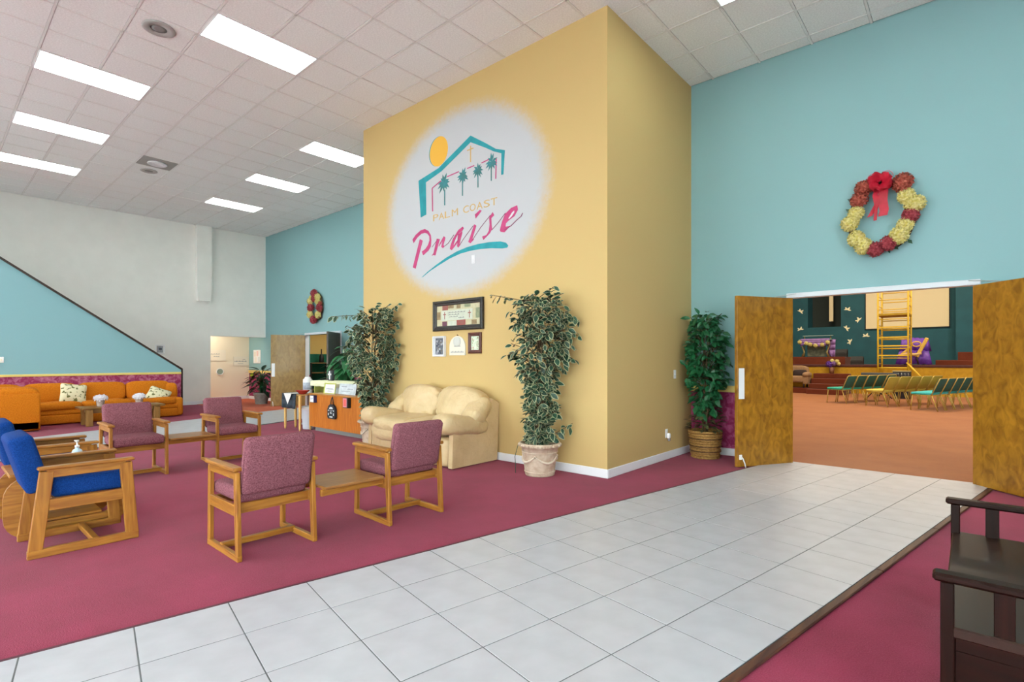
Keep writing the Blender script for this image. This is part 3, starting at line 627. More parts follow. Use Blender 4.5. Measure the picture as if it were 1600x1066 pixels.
def wreath(lab, loc, clusters, sx, sz, ringr):
    t = thing('flower_wreath', lab, 'wreath', loc, 0, 'wreaths on the teal wall'); mb = MB(); q = random.Random(len(clusters))
    for k in range(7):
        ph = q.uniform(0, 6); rr = ringr * q.uniform(.93, 1.07)
        pts = [(rr * math.cos(a) * sx * (1 + .04 * math.sin(3 * a + ph)), -.03 - .02 * math.sin(5 * a + ph), rr * math.sin(a) * sz * (1 + .04 * math.cos(4 * a + ph))) for a in [2 * math.pi * i / 28 for i in range(29)]]
        mb.tube(pts, .011, 5, False)
    obj('vine_ring', mb, m_vine, t)
    for dx, dz, c, s in clusters:
        o = add('flower_cluster', fl_me[c], t, (dx, -.085, dz)); o.scale = (s, s, s); o.rotation_euler = (0, q.uniform(0, 6), 0)
    mb = MB()   # sprigs of dark green behind the flowers
    for k in range(26):
        a = 6.283 * k / 26 + q.uniform(-.1, .1); rr = ringr * q.uniform(.85, 1.15); c = Vector((rr * math.cos(a) * sx, -.03, rr * math.sin(a) * sz)); u = Vector((math.cos(a + q.uniform(-1, 1)), -.3, math.sin(a + q.uniform(-1, 1)))) * .07; v = Vector((-u.z, 0, u.x)) * .25
        mb.add([c, c + u * .5 + v, c + u, c + u * .5 - v], [(0, 1, 2, 3)])
    obj('greenery', mb, m_leafd, t, kind='stuff')
    return t
cl = [((x - 575) * .00101, -(y - 590) * .00124, c, s) for x, y, c, s in ((415, 310, 'o', .95), (370, 415, 'o', .95), (340, 535, 'y', .9), (285, 620, 'y', 1.0), (345, 770, 'y', 1.0), (410, 850, 'y', 1.0), (520, 890, 'r', .95), (640, 850, 'r', .95), (740, 790, 'y', 1.05), (795, 700, 'y', .9), (840, 625, 'r', .95), (875, 530, 'y', 1.05), (805, 455, 'y', .95), (770, 325, 'o', 1.1))]
wr = wreath('flower wreath with a red ribbon bow above the big open doorway', (-.76, YB - .015, 2.93), cl, .86, 1.08, .34)
def ribbon(mb, pts, w, nrm=(0, 0, 1)):
    pts = [Vector(p) for p in pts]; vs = []
    for i, p in enumerate(pts):
        vs += [p - Vector(nrm) * w / 2, p + Vector(nrm) * w / 2]
    mb.add(vs, [(2 * i, 2 * i + 1, 2 * i + 3, 2 * i + 2) for i in range(len(pts) - 1)], True)
mb = MB(); q = random.Random(5)
for k in range(11):   # bow loops
    a = 2 * math.pi * k / 11; d = Vector((math.cos(a), 0, math.sin(a))); s_ = Vector((-math.sin(a), 0, math.cos(a))); L = q.uniform(.08, .13); w = .075
    pts = [d * L * (1 - abs(2 * i / 8 - 1) ** 2) * 1.0 + Vector((0, -.05 - .06 * math.sin(math.pi * i / 8 * 2) - .012 * (k % 3), 0)) + s_ * .012 * (i - 4) for i in range(9)]
    ribbon(mb, pts, w * q.uniform(.8, 1.1), tuple(s_ * .8 + Vector((0, .5, 0))))
for v in mb.v[:]: pass
o = obj('bow', mb, m_ribbon, wr, 'red ribbon bow'); o.location = (0, -.07, .36)
mb = MB()
ribbon(mb, [(.02, -.10, .34), (.03, -.13, .25), (.02, -.11, .16), (.035, -.12, .05), (.02, -.11, -.01)], .085, (1, .15, .1)); ribbon(mb, [(-.02, -.10, .34), (-.05, -.12, .24), (-.03, -.14, .13), (-.07, -.11, .06), (-.10, -.12, 0)], .05, (1, .3, .4)); ribbon(mb, [(0, -.09, .34), (-.01, -.1, .2), (-.04, -.13, .06), (-.05, -.11, -.05)], .03, (1, .4, .2))
obj('ribbon_tail', mb, m_ribbon, wr)
mb = MB()
for cx_, rr in ((-.08, .055), (.05, .06)): mb.tube([(cx_ + rr * math.cos(a), -.05, .44 + rr * 1.1 * math.sin(a)) for a in [math.pi * k / 8 for k in range(9)]], .006, 5)
obj('sheer_loop', mb, mat('sheer_pink_ribbon', 'B88A94', rough=.5), wr)
cl = [((x - 410) * .0030, -(y - 520) * .00166, c, s) for x, y, c, s in ((400, 300, 'r', 1.25), (465, 365, 'y', 1.0), (470, 440, 'y', 1.0), (325, 425, 'y', 1.0), (335, 530, 'r', 1.2), (495, 545, 'r', 1.2), (325, 645, 'y', 1.1), (470, 660, 'y', 1.1), (390, 735, 'r', 1.3), (395, 385, 'r', 1.0))]
cl += [(.36 * .86 * math.cos(a) * .98, .36 * math.sin(a), c, .62) for a, c in zip([k * .5236 + .2 for k in range(12)], 'oyroyryoyrro')]
wr2 = wreath('smaller-looking flower wreath above the far double doors', (-13.53, YB - .015, 2.76), cl, .86, 1.0, .36)

# ================================================================== PLANTS
def leaf_mesh(name, L, W, mats, droop=.2, fold=.25, st=(.0, .22, .5, .78, 1.0), wd=(.0, .72, 1.0, .62, .0), inner=None):
    mb = MB(); inner = inner if inner else 1.0
    P_ = lambda t, w: (w * W / 2, t * L, abs(w) * W / 2 * fold - droop * L * t * t)
    if inner >= 1:
        vs = []
        for t, w in zip(st, wd): vs += [P_(t, -w), P_(t, 0), P_(t, w)]
        for i in range(len(st) - 1):
            a = i * 3
            mb.add([vs[a], vs[a + 1], vs[a + 4], vs[a + 3]], [(0, 1, 2, 3)], True); mb.add([vs[a + 1], vs[a + 2], vs[a + 5], vs[a + 4]], [(0, 1, 2, 3)], True)
    else:
        row = [[P_(t, -w), P_(.04 + t * .9, -w * inner), P_(t, 0), P_(.04 + t * .9, w * inner), P_(t, w)] for t, w in zip(st, wd)]
        for i in range(len(st) - 1):
            for j in range(4):
                mb.cur = 1 if j in (0, 3) else 0
                mb.add([row[i][j], row[i][j + 1], row[i + 1][j + 1], row[i + 1][j]], [(0, 1, 2, 3)])
    return mb
def orient(pos, d, nrm, s):
    d = Vector(d).normalized(); x = d.cross(Vector(nrm))
    if x.length < 1e-3: x = d.cross(Vector((1, 0, .1)))
    x.normalize(); z = x.cross(d)
    return Matrix(((x.x * s, d.x * s, z.x * s, pos[0]), (x.y * s, d.y * s, z.y * s, pos[1]), (x.z * s, d.z * s, z.z * s, pos[2]), (0, 0, 0, 1)))
RV, FV = Vector((CW, SW, 0)), Vector((-SW, CW, 0))
def foliage(t, leafmbs, mats, sites, nparts, stuffname='foliage'):
    """sites: (pos, dir, normal, scale). The first nparts leaves are single parts, the rest one joined part"""
    mes = [m.mesh('leaf', mats) for m in leafmbs]; rest = MB()
    for k, (p, d, n_, s) in enumerate(sites):
        M_ = orient(p, d, n_, s); j = k % len(mes)
        if k < nparts:
            o = add('leaf', mes[j], t); o.matrix_local = M_
        else:
            src = leafmbs[j]; base = len(rest.v); rest.v += [tuple(M_ @ Vector(v)) for v in src.v]
            rest.f += [tuple(i + base for i in f) for f in src.f]; rest.mi += src.mi; rest.sm += src.sm
    if rest.v: obj(stuffname, rest, mats, t, kind='stuff')
def ficus(t, seed, z0, z1, prof, n, nparts, leafmbs, mats, base, sprays=(), ywall=None, xwall=None, trunk_r=.014, lean=(0, 0), per=7, depth=.75):
    q = random.Random(seed); loc = t.location; sites = []; tw = MB()
    axis = lambda z: Vector((lean[0] * (z - z0), lean[1] * (z - z0), z))
    # stems
    st = MB()
    for k in range(3):
        a = 2.1 * k; st.tube([Vector((.03 * math.cos(a + z * 3), .03 * math.sin(a + z * 3), 0)) + axis(z) for z in [base + (z1 - base) * .88 * i / 7 for i in range(8)]], [trunk_r * (1 - .09 * i) for i in range(8)], 6)
    obj('stem', st, m_bark, t)
    def leaf_run(p0, p1, m, spread):
        for i in range(m):
            f = (i + .6) / m; p = p0.lerp(p1, f); out = (p1 - p0).normalized(); s_ = 1 if i % 2 else -1
            side = out.cross(Vector((0, 0, 1))) * s_
            d = out * .5 + side * q.uniform(.3, .9) + Vector((q.uniform(-.3, .3), q.uniform(-.3, .3), q.uniform(-.95, .05)))
            pp = p + Vector((q.gauss(0, spread), q.gauss(0, spread), q.gauss(0, spread)))
            if ywall is not None and pp.y + loc.y > ywall - .05: pp.y = ywall - .05 - loc.y - q.uniform(0, .05)
            if ywall is not None and pp.y + loc.y > ywall - .14: d.y = -abs(d.y)
            if xwall is not None:
                pp.x = max(pp.x, xwall + .03 - loc.x)
                if pp.x + loc.x < xwall + .16: d.x = abs(d.x)
            sites.append((pp, d, (q.uniform(-.5, .5), q.uniform(-.9, .2), q.uniform(.3, 1)), q.uniform(.75, 1.2)))
    m = n // per
    for k in range(m):
        z = z0 + (z1 - z0) * (k + q.random()) / m; r_ = prof((z - z0) / (z1 - z0)); a = q.uniform(0, 6.283)
        rr = r_ * q.uniform(.35, 1) ** .6
        lat = rr * math.cos(a); dep = rr * math.sin(a) * depth
        p1 = axis(z) + RV * lat + FV * dep; p0 = axis(z - .05 - rr * .3) + (RV * lat + FV * dep) * .25
        if ywall is not None and p1.y + loc.y > ywall - .06: p1.y = ywall - .06 - loc.y
        if xwall is not None: p1.x = max(p1.x, xwall + .03 - loc.x)
        tw.tube([p0, (p0 + p1) / 2 + Vector((0, 0, .04)), p1], .004, 4)
        leaf_run(p0.lerp(p1, .35), p1, per, .025)
    for (lx, zz, dx, dz, c) in sprays:
        p0 = axis(zz) + RV * lx; p1 = p0 + RV * dx + Vector((0, 0, dz)); 
        if ywall is not None: p0.y = min(p0.y, ywall - .08 - loc.y); p1.y = min(p1.y, ywall - .08 - loc.y)
        tw.tube([axis(zz - .1) + RV * lx * .3, p0, p1], .004, 4); leaf_run(p0, p1, c, .012)
    obj('twigs', tw, m_bark, t)
    sites.sort(key=lambda s_: Vector(s_[0]).dot(FV))       # nearest the room first
    foliage(t, leafmbs, mats, sites, nparts)
def terracotta_pot(t, rt, rb, h):
    prof = [(rb, 0), (rb * 1.02, .012), (rb + (rt * .9 - rb) * .25, h * .25), (rb + (rt * .9 - rb) * .62, h * .62), (rt * .9, h * .86), (rt * .93, h * .865), (rt * 1.0, h * .885), (rt * 1.02, h * .94), (rt * .99, h), (rt * .9, h), (rt * .86, h * .9), (rt * .8, h * .88)]
    obj('pot', MB().lathe(prof, seg=36), m_stone, t)
    mb = MB()
    for f in (.12, .72): rr = rb + (rt * .9 - rb) * f; mb.tube([(rr * 1.01 * math.cos(a), rr * 1.01 * math.sin(a), h * f) for a in [2 * math.pi * i / 36 for i in range(37)]], .007, 6, False)
    obj('band', mb, m_stone, t)
    mb = MB()   # moulded rim beads and draped garland in relief
    for i in range(30): a = 2 * math.pi * i / 30; mb.superq((rt * 1.01 * math.cos(a), rt * 1.01 * math.sin(a), h * .935), (.03, .03, h * .09), .9, None, None, 6, 4)
    obj('rim_bead', mb, m_stone, t, kind='stuff')
    mb = MB()
    for s_ in range(4):
        pts = []
        for i in range(9):
            f = i / 8; a = math.pi * (s_ * .5 + f * .5) + .4; z = h * (.62 - .2 * math.sin(math.pi * f)); rr = rb + (rt * .9 - rb) * z / h + .006; pts.append((rr * math.cos(a), rr * math.sin(a), z))
        mb.tube(pts, [.006, .009, .012, .014, .015, .014, .012, .009, .006], 6)
        for p in pts[::2]: mb.superq(p, (.03, .03, .028), .9, None, None, 6, 4)
    obj('garland', mb, mat('pale_relief', 'D8C9B6', rough=.85), t)
    obj('soil', MB().lathe([(0, h * .9), (rt * .5, h * .9), (rt * .84, h * .88)], seg=20), m_soil, t)
VAR = [leaf_mesh('leaf', .102, .058, None, dr, fo, inner=.8) for dr, fo in ((.2, .2), (.35, .1), (.1, .35))]
GRN = [leaf_mesh('leaf', .115, .062, None, dr, fo) for dr, fo in ((.25, .3), (.4, .15), (.1, .45))]
def curve(pts):
    def f(x):
        for (a, va), (b, vb) in zip(pts, pts[1:]):
            if a <= x <= b: return va + (vb - va) * (x - a) / (b - a)
        return pts[-1][1]
    return f
t = thing('potted_ficus', 'tall variegated ficus in a stone pot beside the cream loveseat on the yellow wall', 'potted plant', (-3.68, 4.66, 0), 0, 'potted ficus trees')
terracotta_pot(t, .235, .165, .365)
ficus(t, 11, .38, 2.05, curve([(0, .13), (.12, .17), (.25, .21), (.32, .14), (.42, .20), (.5, .28), (.62, .38), (.78, .40), (.9, .34), (1, .2)]), 1560, 300, VAR, [m_leafd, m_leafm], .3,
      [(-.2, 1.98, -.36, .06, 12), (.25, 1.85, .22, -.10, 10), (.1, .42, .28, .16, 9), (-.05, 1.98, .22, .16, 10), (-.15, 1.45, -.22, -.1, 7), (.2, 1.42, .22, -.12, 8), (.25, 1.6, .22, -.02, 8)], YF, per=8)
obj('vine_strand', MB().tube([(-.19, -.16, .33), (-.21, -.19, .2), (-.2, -.19, .1), (-.19, -.2, .02)], .004, 5), m_leafd, t)
t = thing('potted_ficus', 'tall variegated ficus in a stone pot between the reception desk and loveseat', 'potted plant', (-7.02, 4.70, 0), 0, 'potted ficus trees')
terracotta_pot(t, .235, .165, .365)
ficus(t, 23, .36, 2.12, curve([(0, .12), (.15, .22), (.3, .28), (.45, .38), (.6, .46), (.75, .46), (.9, .40), (1, .24)]), 1600, 240, VAR, [m_leafd, m_leafm], .3,
      [(-.25, 2.0, -.42, -.02, 13), (.2, 2.0, .27, .16, 10), (.3, 1.55, .22, .0, 8), (.3, 1.3, .16, -.05, 8), (-.3, 1.75, -.15, -.25, 9), (.1, 2.05, .12, .1, 8)], YF, per=8)
# green ficus in a wicker basket
t = thing('potted_ficus', 'green-leaved ficus in a round wicker basket behind the open door', 'potted plant', (-2.66, 6.93, 0), 0, 'potted ficus trees')
mb = MB(); nb = 11
for k in range(nb):   # woven hoops that bulge in and out round the stakes
    z = .015 + .33 * k / (nb - 1); rr = .165 + .035 * z / .345
    mb.tube([((rr + .006 * math.cos(24 * a / 2 + math.pi * k)) * math.cos(a), (rr + .006 * math.cos(24 * a / 2 + math.pi * k)) * math.sin(a), z) for a in [2 * math.pi * i / 72 for i in range(73)]], .017, 5, False)
obj('basket', mb, m_wick, t)
mb = MB()
for k in (4, 7, 2): z = .03 + .33 * k / 10; rr = .172 + .035 * z / .345; mb.tube([((rr + .012) * math.cos(a), (rr + .012) * math.sin(a), z) for a in [2 * math.pi * i / 48 for i in range(49)]], .008, 5, False)
obj('dark_weave', mb, m_wickd, t); obj('lining', MB().lathe([(.14, .01), (.17, .3), (0, .3)], seg=24), m_soil, t)
obj('rim', MB().tube([(.205 * math.cos(a), .205 * math.sin(a), .35) for a in [2 * math.pi * i / 48 for i in range(49)]], .016, 6, False), m_wick, t)
ficus(t, 37, .62, 1.9, curve([(0, .10), (.12, .18), (.22, .14), (.32, .26), (.5, .33), (.75, .30), (.9, .2), (1, .1)]), 800, 260, GRN, [m_leafg], .3,
      [(.1, 1.82, .12, .1, 7), (-.1, 1.75, -.1, .12, 6), (-.2, 1.1, -.06, -.1, 6)], YB, XB1, per=6)
fo = MB(); q = random.Random(9)
for k in range(110):
    a = q.uniform(0, 6.28); rr = .2 * q.random() ** .5; z = q.uniform(.36, .58); M_ = orient((rr * math.cos(a), rr * math.sin(a), z), (math.cos(a), math.sin(a), q.uniform(-.3, .8)), (0, 0, 1), q.uniform(.6, .95)); src = GRN[k % 3]; b_ = len(fo.v)
    fo.v += [tuple(M_ @ Vector(v)) for v in src.v]; fo.f += [tuple(i + b_ for i in f) for f in src.f]; fo.mi += src.mi; fo.sm += src.sm
obj('undergrowth', fo, m_leafo, t, 'low brownish sprigs at the basket rim', 'stuff')
# broad-leaved plant behind the desk
BROAD = [leaf_mesh('leaf', .30, .15, None, dr, fo, (0, .12, .35, .6, .82, 1), (0, .7, 1, .85, .45, 0)) for dr, fo in ((.35, .2), (.5, .1), (.2, .3))]
t = thing('potted_plant', 'broad-leaved green plant standing behind the reception desk', 'potted plant', (-9.98, 6.05, 0), 0)
obj('pot', MB().lathe([(.15, 0), (.2, .02), (.24, .55), (.22, .55), (.2, .5), (0, .5)], seg=28), mat('dark_planter', '4A4038', rough=.5), t)
q = random.Random(3); sites = []; st = MB()
for k in range(70):
    a = 2.4 * k; r_ = .40 * ((k + 3) / 72) ** .5; z = 1.70 - .8 * r_ / .40 * q.uniform(.6, 1.1); p = Vector((r_ * math.cos(a), r_ * math.sin(a) * .8, z)); sites.append((p, (math.cos(a), math.sin(a), q.uniform(-.6, .1)), (0, 0, 1), q.uniform(.8, 1.15))); st.tube([(0, 0, .5), p * .45 + Vector((0, 0, .45)), p], .006, 5)
obj('stem', st, m_leafl, t); foliage(t, BROAD, [m_leafl], sites, 80)
# leafy plant in a grey pot by the corridor
LONG = [leaf_mesh('leaf', .26, .085, None, dr, fo, (0, .15, .4, .65, .85, 1), (0, .7, 1, .85, .5, 0)) for dr, fo in ((.4, .3), (.6, .2), (.15, .35))]
t = thing('potted_plant', 'dark leafy plant with a yellow flower in a grey pot by the corridor opening', 'potted plant', (-15.62, 6.62, 0), 0)
obj('pot', MB().lathe([(.15, 0), (.16, .01), (.20, .27), (.225, .28), (.225, .34), (.205, .34), (.2, .3), (0, .3)], seg=28), mat('grey_pot', '8B8680', '9A958E', 12, rough=.8), t)
sites = []; st = MB(); q = random.Random(8)
for k in range(58):
    a = 2.4 * k; f = k / 58; z = .38 + .62 * f; r_ = .30 * math.sin(math.pi * (.25 + .6 * f)); p = Vector((r_ * .55 * math.cos(a), r_ * .55 * math.sin(a), z)); sites.append((p, (math.cos(a), math.sin(a), q.uniform(-.3, .7)), (0, 0, 1), q.uniform(1.1, 1.6))); st.tube([(0, 0, .3), (p.x * .4, p.y * .4, z - .08), p], .007, 5)
obj('stem', st, m_leafg, t); foliage(t, LONG, [mat('deep_green_leaf', '12281A', '28482E', 6, rough=.35)], sites, 60)
mb = MB(); mb.tube([(-.1, 0, .5), (-.22, -.05, .8), (-.3, -.12, .84)], .006, 5); obj('flower_stalk', mb, m_leafg, t)
o = add('flower', floret_ball(.07, 40, mat('lime_petal', 'C4C83A', 'A8B030', 30), 6), t, (-.32, -.13, .84)); o['label'] = 'yellow-green flower head'

# ================================================================== LOBBY SEATING
def armchair(name, lab, loc, rz, fabric, w, wc, legw, legd, arm_z, seat_z0, seat_z1, back_z0, back_z1, back_y0, back_y1, yf, yr, ytf, ytr, runner_h, arm_t, group, backt):
    """sled-base armchair, front towards -y; w = outer half width"""
    t = thing(name, lab, 'chair', loc, rz, group); X = w - legw / 2
    wz, wy, wx = wood('chair_wood', *wc, 'z'), wood('chair_wood', *wc, 'y'), wood('chair_wood', *wc, 'x')
    for s in (-1, 1):
        mb = MB(); mb.beam((s * X, yf, runner_h * .5), (s * X, ytf, arm_z - arm_t - .01), legw, legd, (0, 1, 0), .004); obj('leg', mb, wz, t)
        mb = MB(); mb.beam((s * X, yr, runner_h * .5), (s * X, ytr, arm_z - arm_t - .01), legw, legd, (0, 1, 0), .004); obj('leg', mb, wz, t)
        obj('runner', MB().box((s * X - legw / 2 - .001, yf - legd * .5, 0), (s * X + legw / 2 + .001, yr + legd * .5, runner_h), .004), wy, t)
        mb = MB(); mb.box((s * X - legw / 2 + .003, ytf, arm_z - arm_t - .055), (s * X + legw / 2 - .003, ytr, arm_z - arm_t + .002), .003)
        mb.box((s * X - legw * .5 - .018, ytf - legd * .5 - .012, arm_z - arm_t), (s * X + legw * .5 + .018, ytr + legd * .5 + .01, arm_z), .007); obj('armrest', mb, wy, t)
        obj('side_rail', MB().box((s * X - legw / 2 + .002, ytf + .01, seat_z0 - .07), (s * X + legw / 2 - .002, ytr - .01, seat_z0 + .005), .004), wy, t)
    for y_ in (ytr - .06, ytf + .03): obj('apron', MB().box((-X, y_, seat_z0 - .066), (X, y_ + .025, seat_z0), .003), wx, t)
    obj('stretcher', MB().box((-X, -.075, runner_h * .35), (X, -.035, runner_h * .35 + .04), .004), wx, t)
    i = X - legw / 2 - .004
    obj('seat', MB().rbox((-i, ytf - .03, seat_z0), (i, ytr - .03, seat_z1), .035, 3), fabric, t)
    ang = math.atan2(back_y1 - back_y0, back_z1 - back_z0); M_ = Matrix.Translation((0, back_y0, back_z0)) @ Matrix.Rotation(-ang, 4, 'X'); L = math.hypot(back_y1 - back_y0, back_z1 - back_z0)
    b = obj('backrest', MB().rbox((-i, -backt / 2, 0), (i, backt / 2, L), .035, 3, M_), fabric, t)
    pts = lambda y: [M_ @ Vector(p) for p in ((-i + .004, y, .03), (-i + .004, y, L - .03), (-i + .03, y, L - .004), (i - .03, y, L - .004), (i - .004, y, L - .03), (i - .004, y, .03))]
    mb = MB(); mb.tube(pts(backt * .22), .0045, 5); obj('piping', mb, fabric, b)
    return t
MV = dict(fabric=m_mauve, w=.272, wc=OAK, legw=.03, legd=.042, arm_z=.605, seat_z0=.355, seat_z1=.455, back_z0=.415, back_z1=.80, back_y0=.205, back_y1=.285, yf=-.245, yr=.245, ytf=-.235, ytr=.215, runner_h=.042, arm_t=.026, group='mauve tweed armchairs', backt=.075)
armchair('lobby_armchair', 'mauve tweed armchair seen from behind, nearest the tiled path edge', (-3.79, 1.615, 0), R(-90), **MV)
armchair('lobby_armchair', 'mauve tweed armchair seen from behind, in front of the cream loveseat', (-3.66, 2.70, 0), R(-92), **MV)
armchair('lobby_armchair', 'mauve tweed armchair facing the camera, beside the hand sanitizer table', (-7.12, 1.60, 0), R(90), **MV)
armchair('lobby_armchair', 'mauve tweed armchair facing the camera, beside the far white tiled path', (-7.26, 2.69, 0), R(91), **MV)
BL = dict(fabric=m_blue, w=.275, wc=PINE, legw=.036, legd=.075, arm_z=.595, seat_z0=.37, seat_z1=.50, back_z0=.425, back_z1=.80, back_y0=.235, back_y1=.335, yf=-.265, yr=.265, ytf=-.225, ytr=.205, runner_h=.055, arm_t=.022, group='blue wool armchairs with pine frames', backt=.13)
armchair('lobby_armchair', 'blue wool armchair with chunky pine sled frame, nearest the camera', (-4.86, .76, 0), R(180), **BL)
armchair('lobby_armchair', 'blue wool armchair with pine frame, cut off by the photo edge', (-6.0, .76, 0), R(180), **BL)
def link_table(lab, loc, rz):
    t = thing('link_table', lab, 'table', loc, rz, 'link tables between mauve chairs')
    obj('tabletop', MB().box((-.245, -.215, .372), (.245, .215, .394), .004), wood('table_board', *TBL, 'x', .3), t)
    for y in (-.17, .17): obj('support_rail', MB().box((-.262, y - .015, .325), (.262, y + .015, .372), .003), wood('chair_wood', *OAK, 'x'), t)
link_table('brown wood link table between the two mauve chairs seen from behind', (-3.66, 2.155, 0), R(-90))
link_table('brown wood link table between the two mauve chairs facing the camera', (-7.12, 2.145, 0), R(90))
# end table between the blue chairs: looped side panels with round corners
t = thing('end_table', 'pine end table with rounded side panels between the two blue chairs', 'table', (-5.43, .76, 0))
def loop(y0, z0, y1, z1, r_):
    out = []
    for cy_, cz_, a0 in ((y1 - r_, z1 - r_, 0), (y0 + r_, z1 - r_, 90), (y0 + r_, z0 + r_, 180), (y1 - r_, z0 + r_, 270)): out += [(cy_ + r_ * math.cos(R(a0 + 15 * k)), cz_ + r_ * math.sin(R(a0 + 15 * k))) for k in range(7)]
    return out
for x in (-.24, .24):
    oi, ii = loop(-.37, 0, .37, .45, .15), loop(-.265, .09, .265, .37, .07); n = len(oi); mb = MB(); vs = []
    for xx in (x - .017, x + .017): vs += [(xx, a, b) for a, b in oi] + [(xx, a, b) for a, b in ii]
    fs = []
    for k in range(n):
        k2 = (k + 1) % n; fs += [(k, k2, n + k2, n + k), (2 * n + k, 3 * n + k, 3 * n + k2, 2 * n + k2), (k, 2 * n + k, 2 * n + k2, k2), (n + k, n + k2, 3 * n + k2, 3 * n + k)]
    mb.add(vs, fs); obj('side_panel', mb, wood('chair_wood', *PINE, 'y'), t)
obj('tabletop', MB().box((-.265, -.34, .45), (.265, .34, .475), .006), wood('chair_wood', *PINE, 'y'), t)
obj('shelf', MB().box((-.223, -.2, .09), (.223, .2, .11), .004), wood('chair_wood', *PINE, 'y'), t)
t = thing('hand_sanitizer', 'clear pump bottle of hand sanitizer on the pine end table', 'bottle', (-5.36, .83, .475))
obj('bottle', MB().lathe([(.034, 0), (.036, .01), (.036, .09), (.028, .11), (.013, .12), (.013, .13)], seg=20), mat('clear_gel', 'B9D3E2', rough=.1), t)
mb = MB(); mb.lathe([(.016, .128), (.016, .145), (.006, .147), (.006, .172), (.012, .174), (.012, .186), (0, .187)], seg=14); mb.beam((0, 0, .18), (-.045, -.01, .178), .012, .01); obj('pump', mb, m_whitep, t)

# ------------------------------------------------------------------ cream leather loveseat
t = thing('loveseat', 'cream leather two-seat sofa with puffy cushions against the yellow wall', 'sofa', (-5.47, 4.50, 0))
obj('base', MB().rbox((-.80, -.36, .012), (.80, .40, .36), .05, 3), m_leather, t)
for s in (-1, 1):
    mb = MB(); mb.prism([(-.35, .01), (.43, .01), (.47, .74), (.36, .80), (.18, .56), (-.33, .46)], YZ(s * .84), -.035, .035); obj('side_panel', mb, m_leather, t)
    w_ = lambda p, s=s: (p[0], p[1], p[2] * (1 + .03 * math.sin(p[1] * 40)) * (1 + .22 * (1 if p[1] < 0 else 0) * min(1, -p[1] / .3)))
    obj('armrest', MB().superq((s * .755, -.10, .50), (.34, .78, .23), .62, .5, (R(-7), 0, 0), 48, 24, w_), m_leather, t)
    obj('arm_pillow', MB().superq((s * .77, .16, .645), (.30, .46, .24), .75, .6, (R(38), 0, s * R(10)), 44, 24, lambda p: (p[0] * (1 + .03 * math.sin(p[1] * 48)), p[1], p[2] * (1 + .045 * math.sin(p[1] * 48 + 1)))), m_leather, t)
    obj('seat_cushion', MB().superq((s * .325, -.10, .455), (.68, .76, .21), .5, .38, (R(3), 0, 0), 26, 12), m_leather, t)
    mb = MB(); mb.superq((s * .325, -.385, .36), (.66, .17, .26), .7, .4, None, 22, 12); obj('front_roll', mb, m_leather, t)
    def bulge(p, s=s):   # plump cushion gathered along the middle seam
        d_in = p[0] * s + .42; g_ = math.exp(-d_in / .09) * (1 if p[1] < 0 else 0); lower = max(0, -p[2] - .02) * (1 if p[1] < 0 else 0)
        return (p[0] + .006 * math.sin(p[2] * 55) * g_, p[1] - .03 * math.cos(p[0] * 7) - .035 * max(0, p[2]) * 2 + .016 * math.sin(p[2] * 70 + p[0] * 30) * g_ + .010 * math.sin(p[0] * 38 + p[2] * 9) * min(1, lower * 7), p[2] * (1 - .10 * abs(p[0] / .4) ** 2))
    obj('back_cushion', MB().superq((s * .395, .25, .695), (.84, .33, .50), .62, .5, (R(-14), 0, 0), 56, 34, bulge), m_leather, t)
obj('back_panel', MB().rbox((-.82, .34, .02), (.82, .455, .80), .04, 3), m_leather, t)

# ------------------------------------------------------------------ orange sofas by the stair wall
def section_sofa(name, lab, loc, rz, widths, endarm):
    """back along +y side, front towards -y, runs along x from 0"""
    t = thing(name, lab, 'sofa', loc, rz, 'orange corduroy sofas'); W_ = sum(widths)
    obj('base', MB().rbox((0, -.86, .02), (W_, 0, .20), .03, 2), m_orange, t)
    mb = MB(); mb.rbox((0, -.85, .19), (W_, -.02, .30), .035, 2); obj('seat_deck', mb, m_orange, t)
    obj('back_panel', MB().rbox((0, -.12, .02), (W_, .0, .69), .03, 2), m_orange, t)
    x = 0
    for w_ in widths:
        obj('seat_cushion', MB().superq((x + w_ / 2, -.46, .365), (w_ * 1.02, .84, .17), .4, .3, None, 28, 10, lambda p: (p[0], p[1], p[2] + .012 * math.sin(p[0] * 9))), m_orange, t)
        obj('back_cushion', MB().superq((x + w_ / 2, -.19, .60), (w_ * 1.0, .26, .42), .42, .3, (R(-10), 0, 0), 28, 12), m_orange, t)
        x += w_
    if endarm:
        mb = MB(); mb.rbox((W_ - .06, -.84, .02), (W_ + .12, -.02, .44), .06, 3); mb.superq((W_ + .02, -.22, .55), (.26, .34, .40), .6, .6, (R(-12), 0, 0), 20, 12); obj('armrest', mb, m_orange, t)
    return t
section_sofa('sectional_sofa', 'long orange corduroy sofa against the stair wall', (-14.5, -1.6, 0), R(90), (.95, 1.0, 1.0, .86, .84, .86), True)
section_sofa('sectional_sofa', 'orange corduroy sofa turned with its back to the camera at the photo edge', (-12.68, 1.45, 0), R(-90), (1.0, 1.0), False)
m_pil = mat('botanical_print', 'E2D8B4', '6E6A3A', 16, rough=.9, lo=.56, hi=.62, detail=2)
for lab, loc, rot in (('botanical print cushion leaning on the middle of the long orange sofa', (-13.96, 2.10, .60), (R(62), R(8), R(90))), ('botanical print cushion slumped at the far end of the long orange sofa', (-13.93, 3.6, .50), (R(38), R(22), R(70)))):
    t = thing('throw_pillow', lab, 'cushion', loc, 0, 'botanical print cushions')
    pin = lambda p: (p[0] * (1 - .10 * (1 - (abs(p[1]) / .22) ** 2)), p[1] * (1 - .10 * (1 - min(1, abs(p[0]) / .22) ** 2)), p[2])
    o = obj('cover', MB().superq((0, 0, 0), (.46, .46, .17), 1.1, .28, None, 28, 12, pin), m_pil, t); t.rotation_euler = rot
